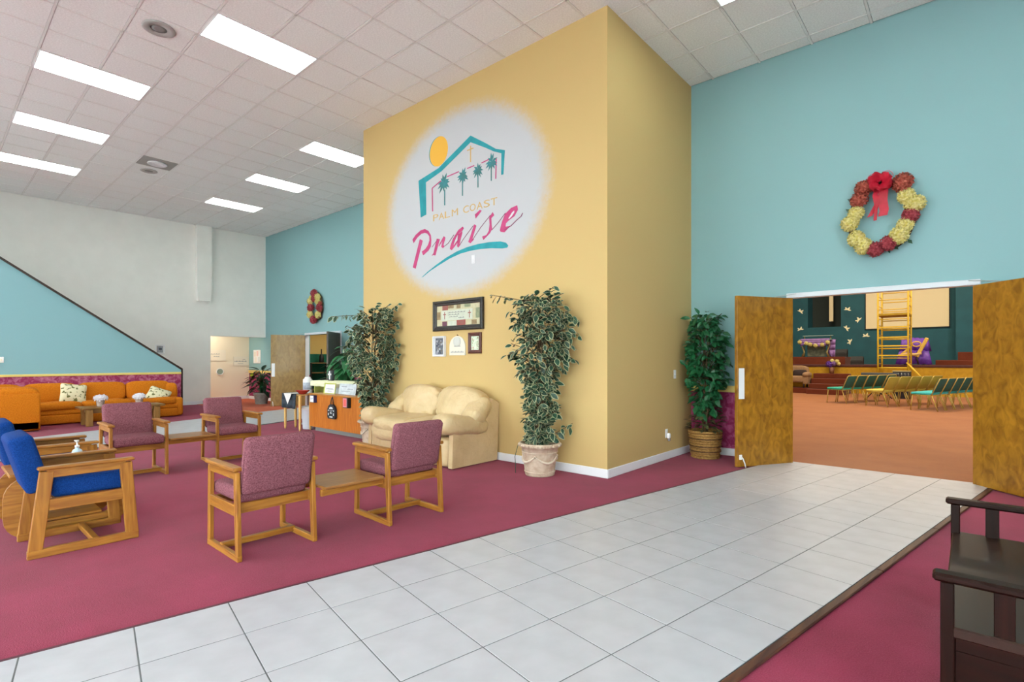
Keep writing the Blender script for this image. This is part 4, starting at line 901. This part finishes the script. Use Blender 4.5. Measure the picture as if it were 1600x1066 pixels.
t = thing('coffee_table', 'low brown wood coffee table in front of the long orange sofa', 'table', (-13.12, 2.74, 0))
wt = wood('rustic_table', '6A4824', '8E6836', 'y', .3)
obj('tabletop', MB().box((-.30, -.70, .33), (.30, .70, .368), .008), wt, t)
for x in (-.22, .22):
    for y in (-.56, .56): obj('leg', MB().box((x - .05, y - .055, 0), (x + .05, y + .055, .33), .008), wood('rustic_table', '7A5428', '9C7238', 'z', .4), t)
    obj('apron', MB().box((x - .015, -.5, .25), (x + .015, .5, .33), .004), wt, t)
for y in (-.56, .56): obj('apron', MB().box((-.2, y - .015, .25), (.2, y + .015, .33), .004), wt, t)
for y, lab in ((2.40, 'white flowers in a clear pot, nearer one on the low coffee table'), (3.05, 'white flowers in a clear pot, farther one on the low coffee table')):
    t = thing('flower_pot', lab, 'flowers', (-13.15, y, .368), 0, 'flower pots on the coffee table')
    obj('pot', MB().lathe([(.055, 0), (.06, .01), (.075, .14), (.08, .145), (.07, .14), (0, .13)], seg=20), mat('frosted_pot', 'B49C92', 'CDBBB4', 18, rough=.25), t)
    o = add('blossom', floret_ball(.11, 50, m_petalw, int(y * 9)), t, (0, 0, .16)); o.rotation_euler = (R(-90), 0, 0); o.scale = (1, .75, 1)

# ------------------------------------------------------------------ reception desk and what stands on it
t = thing('reception_desk', 'orange veneer reception desk at the end of the yellow wall', 'desk', (-8.4, 4.76, 0))
dw = wood('desk_veneer', 'B05E1A', 'CC7C2C', 'z', .35)
obj('front_panel', MB().box((-.72, -.03, .085), (.98, 0, .665), .004), dw, t)
obj('toe_kick', MB().box((-.66, .05, 0), (.98, .07, .1), .003), mat('grey_kickboard', '8A8A88', rough=.5), t)
obj('end_panel', MB().box((-.72, 0, .085), (-.69, .20, .665), .004), dw, t)
obj('worktop', MB().box((-.74, -.045, .665), (.99, .20, .69), .005), wood('desk_top', 'A86A2C', 'BC803C', 'x', .35), t)
t = thing('counter_hutch', 'raised cream-covered counter shelf standing behind the reception desk', 'counter', (-8.7, 5.15, 0))
m_lace = mat('cream_lace', 'E4E2BC', 'EDEBCB', 40, rough=.85)
obj('back_board', MB().box((-1.05, .30, 0), (.93, .33, .86), .004), mat('pale_board', 'D6DAD8', 'C2C8C4', 12, rough=.6), t)
for x in (-1.05, -.1, .90): obj('divider', MB().box((x, .0, 0), (x + .03, .30, .86), .004), mat('olive_green_wood', 'A8A850', rough=.5), t)
obj('shelf', MB().box((-1.07, -.02, .86), (.945, .36, .885), .005), mat('olive_green_wood', 'A8A850'), t)
cv = MB(); xs = [-1.10 + 2.04 * i / 40 for i in range(41)]; rows = []
for y, z in ((.37, .80), (.372, .889), (-.03, .889), (-.05, .872), (-.055, .83), (-.055, .795)): rows.append([(x, y + .006 * math.sin(x * 21) * (z < .85), z - (.012 * abs(math.sin(x * 13)) if z < .80 else 0)) for x in xs])
for a, b in zip(rows, rows[1:]): cv.add(a + b, [(i, i + 1, 41 + i + 1, 41 + i) for i in range(40)], True)
o = obj('lace_cloth', cv, m_lace); tag(o, 'cream lace cloth draped over the raised counter shelf', 'tablecloth'); o.location = (-8.7, 5.15, 0); o.modifiers.new('s', 'SOLIDIFY').thickness = .004
def sign(name, lab, cat, loc, rx, w, h, mats, lines, fr=None):
    t = thing(name, lab, cat, loc, 0); t.rotation_euler = (rx, 0, 0); mb = MB(); flat(mb, -w / 2, 0, w / 2, h, 0, 0)
    for (x0, z0, L, s_) in lines:
        for q_ in range(max(1, int(L / (s_ * 1.6)))): flat(mb, x0 + q_ * s_ * 1.6, z0, x0 + q_ * s_ * 1.6 + s_ * 1.15, z0 + s_ * (.7 + .5 * (q_ % 2)), -.0015, 1)
    if fr: obj('frame', MB().add([(v[0], v[1], v[2] + h / 2) for v in frame_mesh(w + .03, h + .03, .022, .014).v], frame_mesh(w + .03, h + .03, .022, .014).f), fr, t)
    obj('board', MB().box((-w / 2, .001, 0), (w / 2, .01, h), .002), m_black if not fr else m_whitep, t); obj('sheet', mb, mats, t); return t
m_paper = mat('white_paper', 'E6E8E6', rough=.7); m_ink = mat('grey_ink', '8A9098', rough=.8)
sign('counter_sign', 'framed handwritten sign with a green border standing on the desk', 'sign', (-8.72, 4.9, .693), R(-8), .36, .17, [m_paper, m_ink], [(-.12, .07, .25, .022), (-.08, .035, .17, .014)], mat('lime_frame', 'B9BE5A', rough=.5))
sign('display_sheet', 'large pale printed sheet propped on the desk behind the bag', 'poster', (-8.18, 4.92, .693), R(-10), .55, .19, [mat('grey_print_sheet', 'CDD3D8', 'B6BEC4', 14, rough=.7), m_ink], [(-.2, .13, .18, .016), (.0, .09, .2, .014), (-.18, .05, .3, .012)])
t = thing('brochure_rack', 'white and blue brochure box hung at the left end of the desk front', 'box', (-8.92, 4.728, .53)); obj('box', MB().box((-.075, -.06, 0), (.075, 0, .13), .004), mat('navy_card', '2A2A5A', rough=.5), t); mb = MB(); flat(mb, -.06, .008, .06, .122, -.0615, 0); flat(mb, -.045, .05, .03, .056, -.0625, 1); flat(mb, -.045, .07, .045, .08, -.0625, 1); obj('brochure', mb, [m_paper, mat('blue_ink', '8A9CC4')], t)
t = thing('brochure_rack', 'red and pink leaflet box hung near the right end of the desk front', 'box', (-7.80, 4.728, .50)); obj('box', MB().box((-.08, -.06, 0), (.08, 0, .17), .004), m_black, t); mb = MB(); flat(mb, -.07, .01, .045, .162, -.0615, 0); flat(mb, -.05, .03, .025, .14, -.0625, 1); obj('leaflet', mb, [mat('pink_card', 'D88A94', rough=.6), mat('coral_card', 'E0605A', rough=.6)], t)
t = thing('hanging_bag', 'black lantern-shaped bag with a white printed front hanging on the desk', 'bag', (-8.28, 4.722, .28))
obj('body', MB().prism([(-.10, 0), (.10, 0), (.125, .03), (.125, .16), (.09, .22), (.04, .25), (-.04, .25), (-.09, .22), (-.125, .16), (-.125, .03)], lambda u, v, w: (u, w, v), -.04, 0), mat('black_canvas', '1E2126', '2A2E34', 60, rough=.8), t)
obj('handle', MB().tube([(-.05, -.02, .24), (-.03, -.02, .32), (0, -.012, .38), (.03, -.02, .32), (.05, -.02, .24)], .009, 6), mat('black_canvas', '1E2126'), t)
mb = MB()
for x0, z0, x1, z1 in ((-.06, .17, .06, .19), (-.035, .19, .045, .205), (-.095, .06, -.07, .1), (.07, .06, .095, .1), (-.095, .13, -.075, .155), (.075, .13, .095, .155), (-.05, .025, .05, .045), (-.06, .145, .06, .15), (-.03, .09, -.01, .125), (.0, .09, .03, .1), (.0, .115, .03, .125)): flat(mb, x0, z0, x1, z1, -.0415, 0)
obj('print', mb, [mat('white_print', 'D3D8DA')], t)
# small black-draped stand at the desk's left end
t = thing('side_stand', 'small round-legged wood stand left of the desk, half under a black cloth', 'table', (-9.47, 4.66, 0)); lw = wood('light_dowel', 'D2A35A', 'E0B872', 'z', .4)
for x in (-.29, .285):
    for y in (-.08, .12): obj('leg', MB().lathe([(.014, 0), (.022, .05), (.026, .6), (.026, .645)], (x, y, 0), 12), lw, t)
obj('top', MB().box((-.33, -.11, .645), (.318, .15, .665), .006), wood('light_dowel', 'D2A35A', 'E0B872', 'x', .4), t)
cl_ = MB(); xs = [-.345 + .56 * i / 24 for i in range(25)]; rows = [[(x, .14, .669) for x in xs], [(x, -.115, .669) for x in xs], [(x, -.13 + .010 * math.sin(x * 30), .56) for x in xs], [(x, -.132 + .014 * math.sin(x * 30), .40) for x in xs]]
for a, b in zip(rows, rows[1:]): cl_.add(a + b, [(i, i + 1, 26 + i, 25 + i) for i in range(24)], True)
o = obj('black_cloth', cl_, mat('black_cotton', '2C333C', '363E48', 70, rough=.9)); o.location = (-9.47, 4.66, 0); o.modifiers.new('s', 'SOLIDIFY').thickness = .004; tag(o, 'black cloth hanging over the small wood stand', 'tablecloth')
wn = MB(); wn.prism([(-.2, .673), (.1, .673), (-.05, .48)], lambda u, v, w: (u, w, v), -.152, -.148); wn.box((-.2, -.152, .672), (.1, .1, .676))
o = obj('white_napkin', wn, mat('white_linen', 'E6E2E0', 'DCD8D6', 60, rough=.9)); o.location = (-9.47, 4.66, 0); tag(o, 'white napkin hanging as a triangle over the black cloth', 'napkin')
t = thing('bowl', 'red bowl on the bare end of the small wood stand', 'bowl', (-9.24, 4.66, .665)); obj('bowl', MB().lathe([(.05, 0), (.06, .012), (.125, .07), (.13, .075), (.12, .07), (.05, .02), (0, .018)], seg=24), mat('red_glaze', 'A8322A', rough=.25), t)
t = thing('waste_bin', 'white round waste bin under the small wood stand', 'bin', (-9.37, 4.87, 0)); obj('bin', MB().lathe([(.125, 0), (.13, .01), (.155, .40), (.165, .405), (.165, .42), (.15, .42), (.12, .03), (0, .03)], seg=28), mat('white_bin_plastic', 'D6DCE6', rough=.4), t)
obj('liner', MB().lathe([(.168, .37), (.172, .425), (.15, .428), (.148, .36)], seg=28), m_whitep, t); obj('handle', MB().tube([(-.15, -.05, .36), (-.165, -.10, .3), (-.145, -.05, .26)], .008, 5), m_metal, t)
t = thing('white_canister', 'tall white canister on the far left end of the desk area', 'canister', (-10.1, 5.2, 0)); obj('stand', MB().lathe([(.14, 0), (.14, .02), (.02, .03), (.02, .6), (.1, .61)], seg=20), m_metal, t); obj('canister', MB().lathe([(.085, .61), (.09, .63), (.09, .90), (.06, .93), (.06, .95), (0, .955)], seg=24), m_whitep, t); mb = MB(); mb.lathe([(.0915, .70), (.0915, .84)], seg=24); obj('label', mb, mat('grey_label', 'B4B8C4', '9CA2B0', 30), t)
t = thing('cross_ornament', 'white cross in a dark block standing on the lace-covered counter', 'ornament', (-9.36, 5.27, .894)); obj('block', MB().box((-.075, .0, 0), (.075, .05, .20), .005), mat('charcoal_block', '3A3C44', rough=.5), t); mb = MB(); mb.box((-.018, -.012, .02), (.018, .0, .185), .004); mb.box((-.055, -.012, .105), (.055, .0, .14), .004); obj('cross', mb, m_whitep, t)
t = thing('open_shelf', 'dark open shelf unit beyond the far double doors', 'shelf', (-15.28, 8.22, 0), R(90)); dkw = mat('black_shelf', '1C1A18', '28241F', 20, rough=.5)
for x in (-.34, .34): obj('side', MB().box((x - .02, -.2, 0), (x + .02, .2, 1.2), .003), dkw, t)
for z in (.08, .36, .62, .88, 1.18): obj('shelf_board', MB().box((-.34, -.2, z), (.34, .2, z + .03), .003), wood('shelf_edge', '6A5A3A', '7E6C48', 'x'), t)
obj('back', MB().box((-.34, .18, 0), (.34, .2, 1.2), .002), m_green, t)
t = thing('dark_vase', 'tall black bottle on top of the open shelf beyond the far doors', 'bottle', (-15.25, 8.3, 1.21)); obj('bottle', MB().lathe([(.06, 0), (.075, .02), (.07, .2), (.02, .27), (.018, .42), (0, .42)], seg=20), m_black, t)
# notices in the corridor
for n_, lab, y, z, w, h, ls in (('wall_notice', 'white notice with a curled edge on the corridor wall, left one', 6.27, 1.44, .52, .34, [(-.2, .2, .3, .022), (-.1, .12, .2, .018)]), ('wall_notice', 'pale lettered notice on the corridor wall, right of the white one', 7.0, 1.25, .46, .30, [(-.2, .13, .4, .03), (-.1, .06, .2, .018), (.05, .2, .1, .02)])):
    o = sign(n_, lab, 'notice', (-18.08, y, z - h / 2), 0, w, h, [mat('notice_paper', 'EDE4D2', rough=.7), m_ink], ls); o.rotation_euler = (0, 0, R(90))
t = thing('wall_clock', 'small round grey-green dial on the cream corridor wall', 'clock', (-18.09, 6.36, .915), R(90)); obj('rim', MB().tube([(.10 * math.cos(a), -.008, .10 * math.sin(a)) for a in [math.pi * k / 14 for k in range(29)]], .012, 6, False), m_whitep, t); obj('dial', MB().prism([(.1 * math.cos(math.pi * k / 14), .1 * math.sin(math.pi * k / 14)) for k in range(28)], lambda u, v, w: (u, w, v), -.01, 0), mat('sage_dial', '93A79A', rough=.6), t)
t = thing('notice_board', 'white notice board with papers on the teal corridor end wall', 'notice board', (-17.45, YB, 1.18)); obj('board', MB().box((-.26, -.02, 0), (.26, 0, .44), .004), m_whitep, t)
for k, (x, z, c) in enumerate(((-.2, .22, 'E8E0D0'), (-.02, .24, 'E6C8C0'), (.1, .05, 'D8E0E0'), (-.14, .04, 'EAE6DA'))): obj('paper', MB().box((x, -.0225, z), (x + .13, -.02, z + .16)), mat('board_paper_%d' % k, c, rough=.7), t)

# ------------------------------------------------------------------ dark hall bench in the right corner
t = thing('hall_bench', 'dark mahogany hall bench with slatted arms on the carpet by the right door', 'bench', (-.075, 2.22, 0))
mw = lambda ax: wood('mahogany', *MAHO, ax, .4, 10, 0, .2)
for y in (.02, 1.24):
    obj('armrest', MB().box((-.02, y - .03, .575), (.56, y + .03, .603), .008), mw('x'), t)
    for x in (.0, .51): obj('leg', MB().box((x, y - .022, 0), (x + .036, y + .022, .576), .004), mw('z'), t)
    for x in (.13, .27, .40): obj('slat', MB().box((x, y - .008, .395), (x + .05, y + .008, .576), .002), mw('z'), t)
    mb = MB(); mb.box((.036, y - .012, .355), (.51, y + .012, .40), .003); obj('side_rail', mb, mw('x'), t)
    obj('end_panel', MB().box((.036, y - .006, .04), (.51, y + .006, .36), .002), mw('x'), t)
obj('seat', MB().box((.005, .0, .398), (.52, 1.26, .434), .005), wood('mahogany_seat', '24120A', '321C12', 'y', .42, 8, 0), t)
obj('front_panel', MB().box((.012, .04, .06), (.026, 1.22, .412), .003), mw('y'), t)
for x in (.50,):
    obj('back_rail', MB().box((x + .01, .04, .86), (x + .045, 1.22, .92), .006), mw('y'), t); obj('back_rail', MB().box((x + .015, .04, .46), (x + .04, 1.22, .50), .004), mw('y'), t)
    for k in range(9): obj('slat', MB().box((x + .02, .12 + k * .125, .49), (x + .034, .17 + k * .125, .87), .002), mw('z'), t)
    for y in (.02, 1.24): obj('back_post', MB().box((x + .012, y - .022, .576), (x + .045, y + .022, .94), .004), mw('z'), t)

# ================================================================== SANCTUARY BEYOND THE OPEN DOORS
def sbox(name, a, b, m, ch=.01): return struct(name, MB().box(a, b, ch), m)
mb = MB(); mb.box((-9.45, 23.8, 0), (8, 27.9, 1.09)); struct('floor_stage', mb, m_redcarp)
struct('trim_8', MB().box((-9.45, 23.76, .0), (8, 23.8, 1.02)), m_gold); struct('trim_9', MB().box((-9.45, 23.72, 1.02), (8, 23.8, 1.11), .01), mat('dark_stage_edge', '4A1F1A', '54261F', 10, rough=.6))
t = thing('stage_steps', 'four red carpeted steps leading up to the stage', 'steps', (-4.08, 22.2, 0))
for k in range(4): obj('step', MB().box((-.6, .4 * k, 0 if k == 0 else .19 * k), (.62, 1.56, .19 * (k + 1)), .012), m_redcarp, t)
t = thing('low_platform', 'low red platform under the tan armchair', 'platform', (-5.4, 22.6, 0)); obj('platform', MB().box((-.9, 0, 0), (.72, .8, .21), .012), m_redcarp, t)
t = thing('stage_riser', 'red riser on the stage under the communion table', 'platform', (-5.4, 25, 1.09)); obj('riser', MB().box((-1.6, 0, 0), (1.55, 1.6, .33), .012), m_redcarp, t)
t = thing('stage_riser', 'stepped red riser at the right end of the stage', 'platform', (-.98, 25, 1.09)); obj('step', MB().box((0, 0, 0), (4, 1, .19), .012), m_redcarp, t); obj('step', MB().box((.62, 1, 0), (4, 2, .5), .012), m_redcarp, t)
t = thing('wall_cross', 'cream cross beam hanging in the dark recess of the sanctuary wall', 'cross', (-4.92, 28.3, 3.1)); obj('upright', MB().box((-.085, 0, 0), (.085, .08, 2.6), .01), mat('cream_cross', 'E6D6AE', rough=.6), t); obj('crossbar', MB().box((-.5, .005, 1.7), (.5, .075, 1.87), .01), mat('cream_cross', 'E6D6AE'), t); obj('hanger', MB().tube([(0, .04, 2.55), (0, .04, 3.9)], .01, 5), m_metal, t)
t = thing('projection_screen', 'large cream projection screen on the dark teal sanctuary wall', 'screen', (-2.08, 27.86, 2.64)); obj('cloth', MB().box((-1.42, -.01, .02), (1.42, .01, 2.3)), mat('screen_cloth', 'E6D6AC', rough=.8), t); mb = MB(); mb.box((-1.45, -.02, 0), (1.45, .02, .03)); mb.box((-1.45, -.02, 2.3), (1.45, .02, 2.4)); mb.box((-1.45, -.02, 0), (-1.42, .02, 2.4)); mb.box((1.42, -.02, 0), (1.45, .02, 2.4)); obj('border', mb, m_black, t)
# white doves on the wall
dove = [(0, -.03), (.10, -.06), (.2, -.02), (.12, .02), (.07, .03), (.10, .10), (.07, .19), (.0, .10), (-.05, .05), (-.12, .13), (-.17, .10), (-.13, .02), (-.2, -.06), (-.10, -.05)]
dome = MB().prism(dove, lambda u, v, w: (u, w, v), -.02, 0).mesh('dove', mat('pale_gold_dove', 'F4ECC4', rough=.5))
for k, (x, z, a, w_) in enumerate(((-6.114, 3.6, 40, 'high at the far left of'), (-6.114, 2.75, -10, 'low at the far left of'), (-4.194, 3.58, 15, 'highest, right of'), (-3.768, 3.09, -50, 'second highest, right of'), (-4.241, 2.72, 55, 'level with the bottom of'), (-3.493, 2.36, 0, 'nearest the scaffold, lower right of'), (-4.095, 2.12, -70, 'lowest, below right of'))):
    t = thing('dove_ornament', 'pale dove cutout on the sanctuary wall, %s the cross recess' % w_, 'ornament', (x, 27.9, z), 0, 'dove cutouts'); t.rotation_euler = (0, R(a), 0); o = add('cutout', dome, t); o.scale = (.72, 1, .72)
# communion table and its drapery
t = thing('communion_table', 'glass and gold communion table on the stage riser', 'table', (-5.0, 25.6, 1.42)); m_gl = mat('gold_frame_metal', 'B8A468', rough=.35, metal=.6)
obj('tabletop', MB().box((-.62, -.3, .72), (.62, .3, .76), .008), mat('pale_glass', '8FA49A', rough=.1), t); obj('upper_shelf', MB().box((-.55, .1, .9), (.6, .3, .93), .006), mat('pale_glass', '8FA49A'), t)
for x in (-.5, .5): obj('leg', MB().tube([(x, -.2, 0), (x * .85, -.2, .2), (x * 1.05, -.2, .5), (x, -.2, .72)], [.05, .035, .03, .05], 8), m_gl, t); obj('post', MB().tube([(x, .2, 0), (x, .2, .92)], .022, 8), m_gl, t)
obj('panel', MB().box((-.35, .02, .02), (.35, .06, .6), .01), mat('mottled_glass', '5E6250', '8A8A70', 9, rough=.3), t)
def drape(name, lab, loc, w, h, d, m):
    mb = MB(); n = 30; xs = [-w / 2 + w * i / n for i in range(n + 1)]
    rows = [[(x, d, 0) for x in xs], [(x, 0, 0) for x in xs]] + [[(x, -.03 + .025 * f * math.sin(x * 34), -h * f * (1 + .25 * math.sin(x * 7) * (f > .9))) for x in xs] for f in (.3, .6, 1)]
    for a, b in zip(rows, rows[1:]): mb.add(a + b, [(i, i + 1, n + 2 + i, n + 1 + i) for i in range(n)], True)
    o = obj(name, mb, m); o.location = loc; o.modifiers.new('s', 'SOLIDIFY').thickness = .01; tag(o, lab, 'cloth'); return o
m_purple = mat('purple_satin', '5A2E96', '6E42A8', 10, rough=.45); m_lilac = mat('lilac_cloth', '7E5A96', '8E6CA4', 10, rough=.5)
drape('purple_cloth', 'lilac cloth draped over the front of the communion table', (-5.0, 25.29, 2.19), 1.1, .28, .5, m_lilac); drape('purple_cloth', 'purple cloth hanging full length at the right end of the communion table', (-4.42, 25.5, 2.15), .3, .72, .3, m_lilac)
t = thing('flower_garland', 'pale flower garland along the front of the communion table', 'flowers', (-5.0, 25.2, 1.95))
for k, (x, z, c) in enumerate(((-.55, .1, 'y'), (-.3, .05, 'y'), (-.15, .0, 'y'), (.05, -.05, 'y'), (.3, -.02, 'y'), (.5, .08, 'y'))): o = add('flower_cluster', fl_me[c], t, (x, -.03, z)); o.scale = (.9, .9, .9)
for lab, loc, s in (('black floor speaker box right of the communion table', (-4.05, 25.5, 1.42), .32), ('black wedge monitor on the stage floor left of the scaffold', (-3.38, 24.6, 1.09), .34)):
    t = thing('stage_monitor', lab, 'speaker', loc, 0, 'black stage speakers'); mb = MB(); mb.prism([(-.2, 0), (.2, 0), (.2, s * .9), (.02, s), (-.2, s * .45)], lambda u, v, w: (w, u, v), -.2, .2); obj('cabinet', mb, mat('dark_speaker', '201F1E', '2C2A28', 30, rough=.7), t); obj('grille', MB().beam((0, -.19, s * .5), (0, -.0, s * .96), .34, .02, (0, 1, 0), .004), mat('black_grille', '2E2E2E', '242424', 200, rough=.8), t)
# draped throne with a gold harp shape
t = thing('throne_chair', 'dark armchair on the stage under a purple drape, right of the scaffold', 'chair', (-1.6, 24.9, 1.09)); 
obj('seat', MB().rbox((-.3, -.3, .38), (.3, .3, .48), .04), mat('dark_upholstery', '3A2620'), t); obj('backrest', MB().rbox((-.3, .24, .45), (.3, .32, 1.0), .04), mat('dark_upholstery', '3A2620'), t)
for x in (-.27, .27):
    for y in (-.27, .27): obj('leg', MB().box((x - .03, y - .03, 0), (x + .03, y + .03, .4), .006), m_dark, t)
mb = MB(); n = 16; rows = []
for (y, z, w0) in ((.38, .55, .5), (.34, 1.02, .40), (.2, 1.03, .40), (.1, .55, .45), (-.3, .52, .45), (-.36, .05, .55)): rows.append([(-w0 + 2 * w0 * i / n, y + .02 * math.sin(i * 1.7), z - .04 * abs(2 * i / n - 1) + .015 * math.sin(i * 2.1)) for i in range(n + 1)])
for a, b in zip(rows, rows[1:]): mb.add(a + b, [(i, i + 1, n + 2 + i, n + 1 + i) for i in range(n)], True)
o = obj('purple_drape', mb, m_purple); o.location = (-1.6, 24.88, 1.1); o.modifiers.new('s', 'SOLIDIFY').thickness = .012; tag(o, 'bright purple cloth thrown over the chair on the stage', 'cloth')
t = thing('gold_harp', 'gold harp-shaped ornament leaning on the purple-draped chair', 'ornament', (-1.55, 24.45, 1.12)); gy = mat('harp_gold', 'D6A93C', 'E2BC5A', 12, rough=.45)
obj('pillar', MB().beam((.05, 0, .28), (.36, 0, .98), .12, .06, (0, 1, 0), .02), gy, t); obj('soundboard', MB().tube([(-.5, 0, .32), (-.25, 0, .38), (.0, 0, .36), (.2, 0, .42)], [.05, .06, .06, .04], 8), mat('harp_tan', 'C8A46A'), t); obj('neck', MB().beam((-.42, .02, .36), (-.12, .02, .66), .08, .05, (0, 1, 0), .015), gy, t)
obj('crown', MB().tube([(.04 + .13 * math.cos(a), .05, .76 + .09 * math.sin(a)) for a in [math.pi * k / 10 for k in range(21)]], .025, 6, False), gy, t); obj('foot', MB().tube([(.1, 0, 0), (.05, 0, .3)], .03, 6), m_dark, t)
# tan armchair on the low platform
t = thing('armchair', 'tan upholstered armchair with a dark cushion at the left of the stage steps', 'armchair', (-5.35, 23.0, .21)); m_tan = mat('tan_upholstery', '8A6A4C', '9A7A5A', 40, rough=.9)
obj('seat', MB().rbox((-.5, -.35, .2), (.5, .35, .46), .07), m_tan, t); obj('backrest', MB().superq((0, .32, .58), (1.1, .24, .56), .5, .4), m_tan, t)
for s in (-1, 1): obj('armrest', MB().superq((s * .54, -.02, .50), (.24, .74, .22), .8, .5), m_tan, t); obj('arm_front', MB().rbox((s * .54 - .09, -.33, .14), (s * .54 + .09, .3, .48), .03), m_tan, t); obj('leg', MB().lathe([(.025, 0), (.04, .2)], (s * .48, -.28, 0), 10), m_dark, t); obj('leg', MB().lathe([(.025, 0), (.04, .2)], (s * .48, .25, 0), 10), m_dark, t)
t = thing('throw_pillow', 'dark cushion on the tan armchair by the stage steps', 'cushion', (-5.05, 22.9, .76)); t.rotation_euler = (R(70), 0, 0); obj('cover', MB().superq((0, 0, 0), (.5, .3, .14), 1, .4), mat('dark_cushion', '2A1C1A', rough=.8), t)
t = thing('flower_vase', 'vase of purple and cream flowers on the top stage step', 'flowers', (-4.07, 23.55, .76)); obj('vase', MB().lathe([(.06, 0), (.08, .02), (.1, .24), (.09, .24), (0, .22)], seg=18), mat('brown_vase', '7A4E34', rough=.4), t)
for x, z, c, s in ((-.08, .36, m_purple, 1.3), (.06, .40, m_lilac, 1.1), (.18, .48, m_petaly, .8), (.02, .5, m_petaly, .8), (.24, .38, m_petaly, .7)): o = add('blossom', floret_ball(.09, 30, c, int(x * 50) + 7), t, (x, -.02, z)); o.scale = (s, s, s)
# yellow scaffold tower
t = thing('scaffold_tower', 'tall yellow scaffold tower with a platform in front of the screen', 'scaffold', (-2.0, 22.4, 0)); m_scf = mat('yellow_scaffold_paint', 'D6AC22', 'E0BA34', 12, rough=.45)
for x in (-.42, .42):
    for y in (-.35, .75): obj('post', MB().tube([(x, y, .12), (x, y, 4.4)], .028, 8), m_scf, t); obj('caster', MB().lathe([(.0, -.03), (.06, -.03), (.06, .03), (0, .03)], (x, y, .06), 14), m_black, t)
z = .35
while z < 4.4:
    for y in (-.35, .75): obj('rung', MB().tube([(-.42, y, z), (.42, y, z)], .017, 6), m_scf, t)
    if int(z * 10) % 2 == 0 or True:
        for x in (-.42, .42): obj('side_rung', MB().tube([(x, -.35, z + .14), (x, .75, z + .14)], .014, 6), m_scf, t)
    z += .335
for z in (1.42, 1.75, 2.05, 2.4): obj('cross_board', MB().box((-.42, -.38, z), (.42, -.34, z + .045), .005), m_scf, t)
obj('platform', MB().box((-.44, -.37, 2.82), (.44, .77, 2.9), .008), mat('scaffold_deck', 'A8861E', 'B8962C', 9, rough=.7), t)
for y in (-.4, -.15): obj('stair_rail', MB().tube([(.38, y, 1.2), (.98, y - .2, .45)], .022, 6), m_scf, t)
t = thing('music_stand_case', 'black equipment case with hanging tags standing before the stage', 'case', (-1.72, 21.7, 0)); obj('case', MB().rbox((-.24, -.18, .0), (.24, .18, .90), .02, 2), mat('black_case', '1C1E26', '2A2C36', 20, rough=.5), t); obj('lid', MB().box((-.25, -.19, .90), (.25, .19, .93), .005), mat('case_edge', 'B0A070', rough=.5), t)
mb = MB()
for k in range(5): mb.tube([(-.18 + .09 * k, -.19, .86), (-.17 + .09 * k, -.2, .78)], .012, 5)
obj('latch', mb, m_metal, t)
t = thing('keyboard', 'grey keyboard lying on a stand behind the green chairs', 'keyboard', (-2.3, 21.3, 0)); obj('body', MB().box((-.5, -.15, .78), (.5, .15, .86), .01), mat('grey_keyboard', '4A4E54', rough=.5), t)
for s in (-1, 1): obj('stand_leg', MB().beam((s * .35, 0, 0), (-s * .3, 0, .79), .03, .03), m_black, t)
# rows of stacking chairs
def pew(lab, fab, group):
    t = thing('padded_chair', lab, 'chair', (0, 0, 0), 0, group); fm = mat('gold_tube_frame', 'B59A4A', 'C4AA5C', 10, rough=.4, metal=.2)
    obj('seat', MB().rbox((-.235, -.25, .40), (.235, .22, .47), .03, 3), fab, t)
    M_ = Matrix.Translation((0, .22, .47)) @ Matrix.Rotation(R(-23), 4, 'X'); bk = {'y': ('B59A3E', 'A88C34'), 'g': ('24504A', '2C5C54')}['y' if 'yellow' in lab else 'g']
    obj('backrest', MB().rbox((-.225, -.025, .0), (.225, .025, .37), .022, 2, M_), mat('back_' + bk[0], *bk, 90, rough=.85), t)
    obj('back_frame', MB().tube([M_ @ Vector(p) for p in ((-.235, .01, -.08), (-.235, .01, .36), (-.21, .01, .385), (.21, .01, .385), (.235, .01, .36), (.235, .01, -.08))], .012, 6), fm, t)
    obj('seat_frame', MB().tube([(-.225, .22, .40), (-.225, -.22, .395), (.225, -.22, .395), (.225, .22, .40), (-.225, .22, .40)], .011, 6), fm, t)
    for x in (-.22, .22): obj('leg', MB().tube([(x, -.21, .39), (x, -.25, 0)], .012, 6), fm, t); obj('leg', MB().tube([(x, .2, .39), (x, .33, 0)], .012, 6), fm, t)
    return t
ORD = ['at the seat-showing end of the %s', 'second from the left in the %s', 'third from the left in the %s', 'fourth from the left in the %s', 'fifth from the left in the %s', 'sixth from the left in the %s']
for kind, base, dirv, n, fab, where, gr in (('teal green padded chair', (-2.95, 18.25), (.36, .93), 5, mat('turquoise_fabric', '2E9A88', '3AA894', 90, rough=.85), 'left row', 'left row of green chairs'),
      ('yellow padded chair', (-1.90, 17.75), (.40, .916), 5, mat('yellow_fabric', 'C8B44A', 'D2C05C', 90, rough=.85), 'middle row', 'middle row of yellow chairs'),
      ('turquoise padded chair', (-.86, 17.1), (.30, .954), 6, mat('bright_turquoise_fabric', '38A8AC', '46B6B8', 90, rough=.85), 'right row', 'right row of turquoise chairs')):
    ang = math.atan2(dirv[1], dirv[0]) + math.pi; first = None
    for k in range(n):
        lab = '%s, %s' % (kind, ORD[k] % where); loc = (base[0] + dirv[0] * .53 * k, base[1] + dirv[1] * .53 * k, .004)
        if first is None: first = pew(lab, fab, gr); first.location = loc; first.rotation_euler = (0, 0, ang)
        else: dup(first, loc, ang, lab)
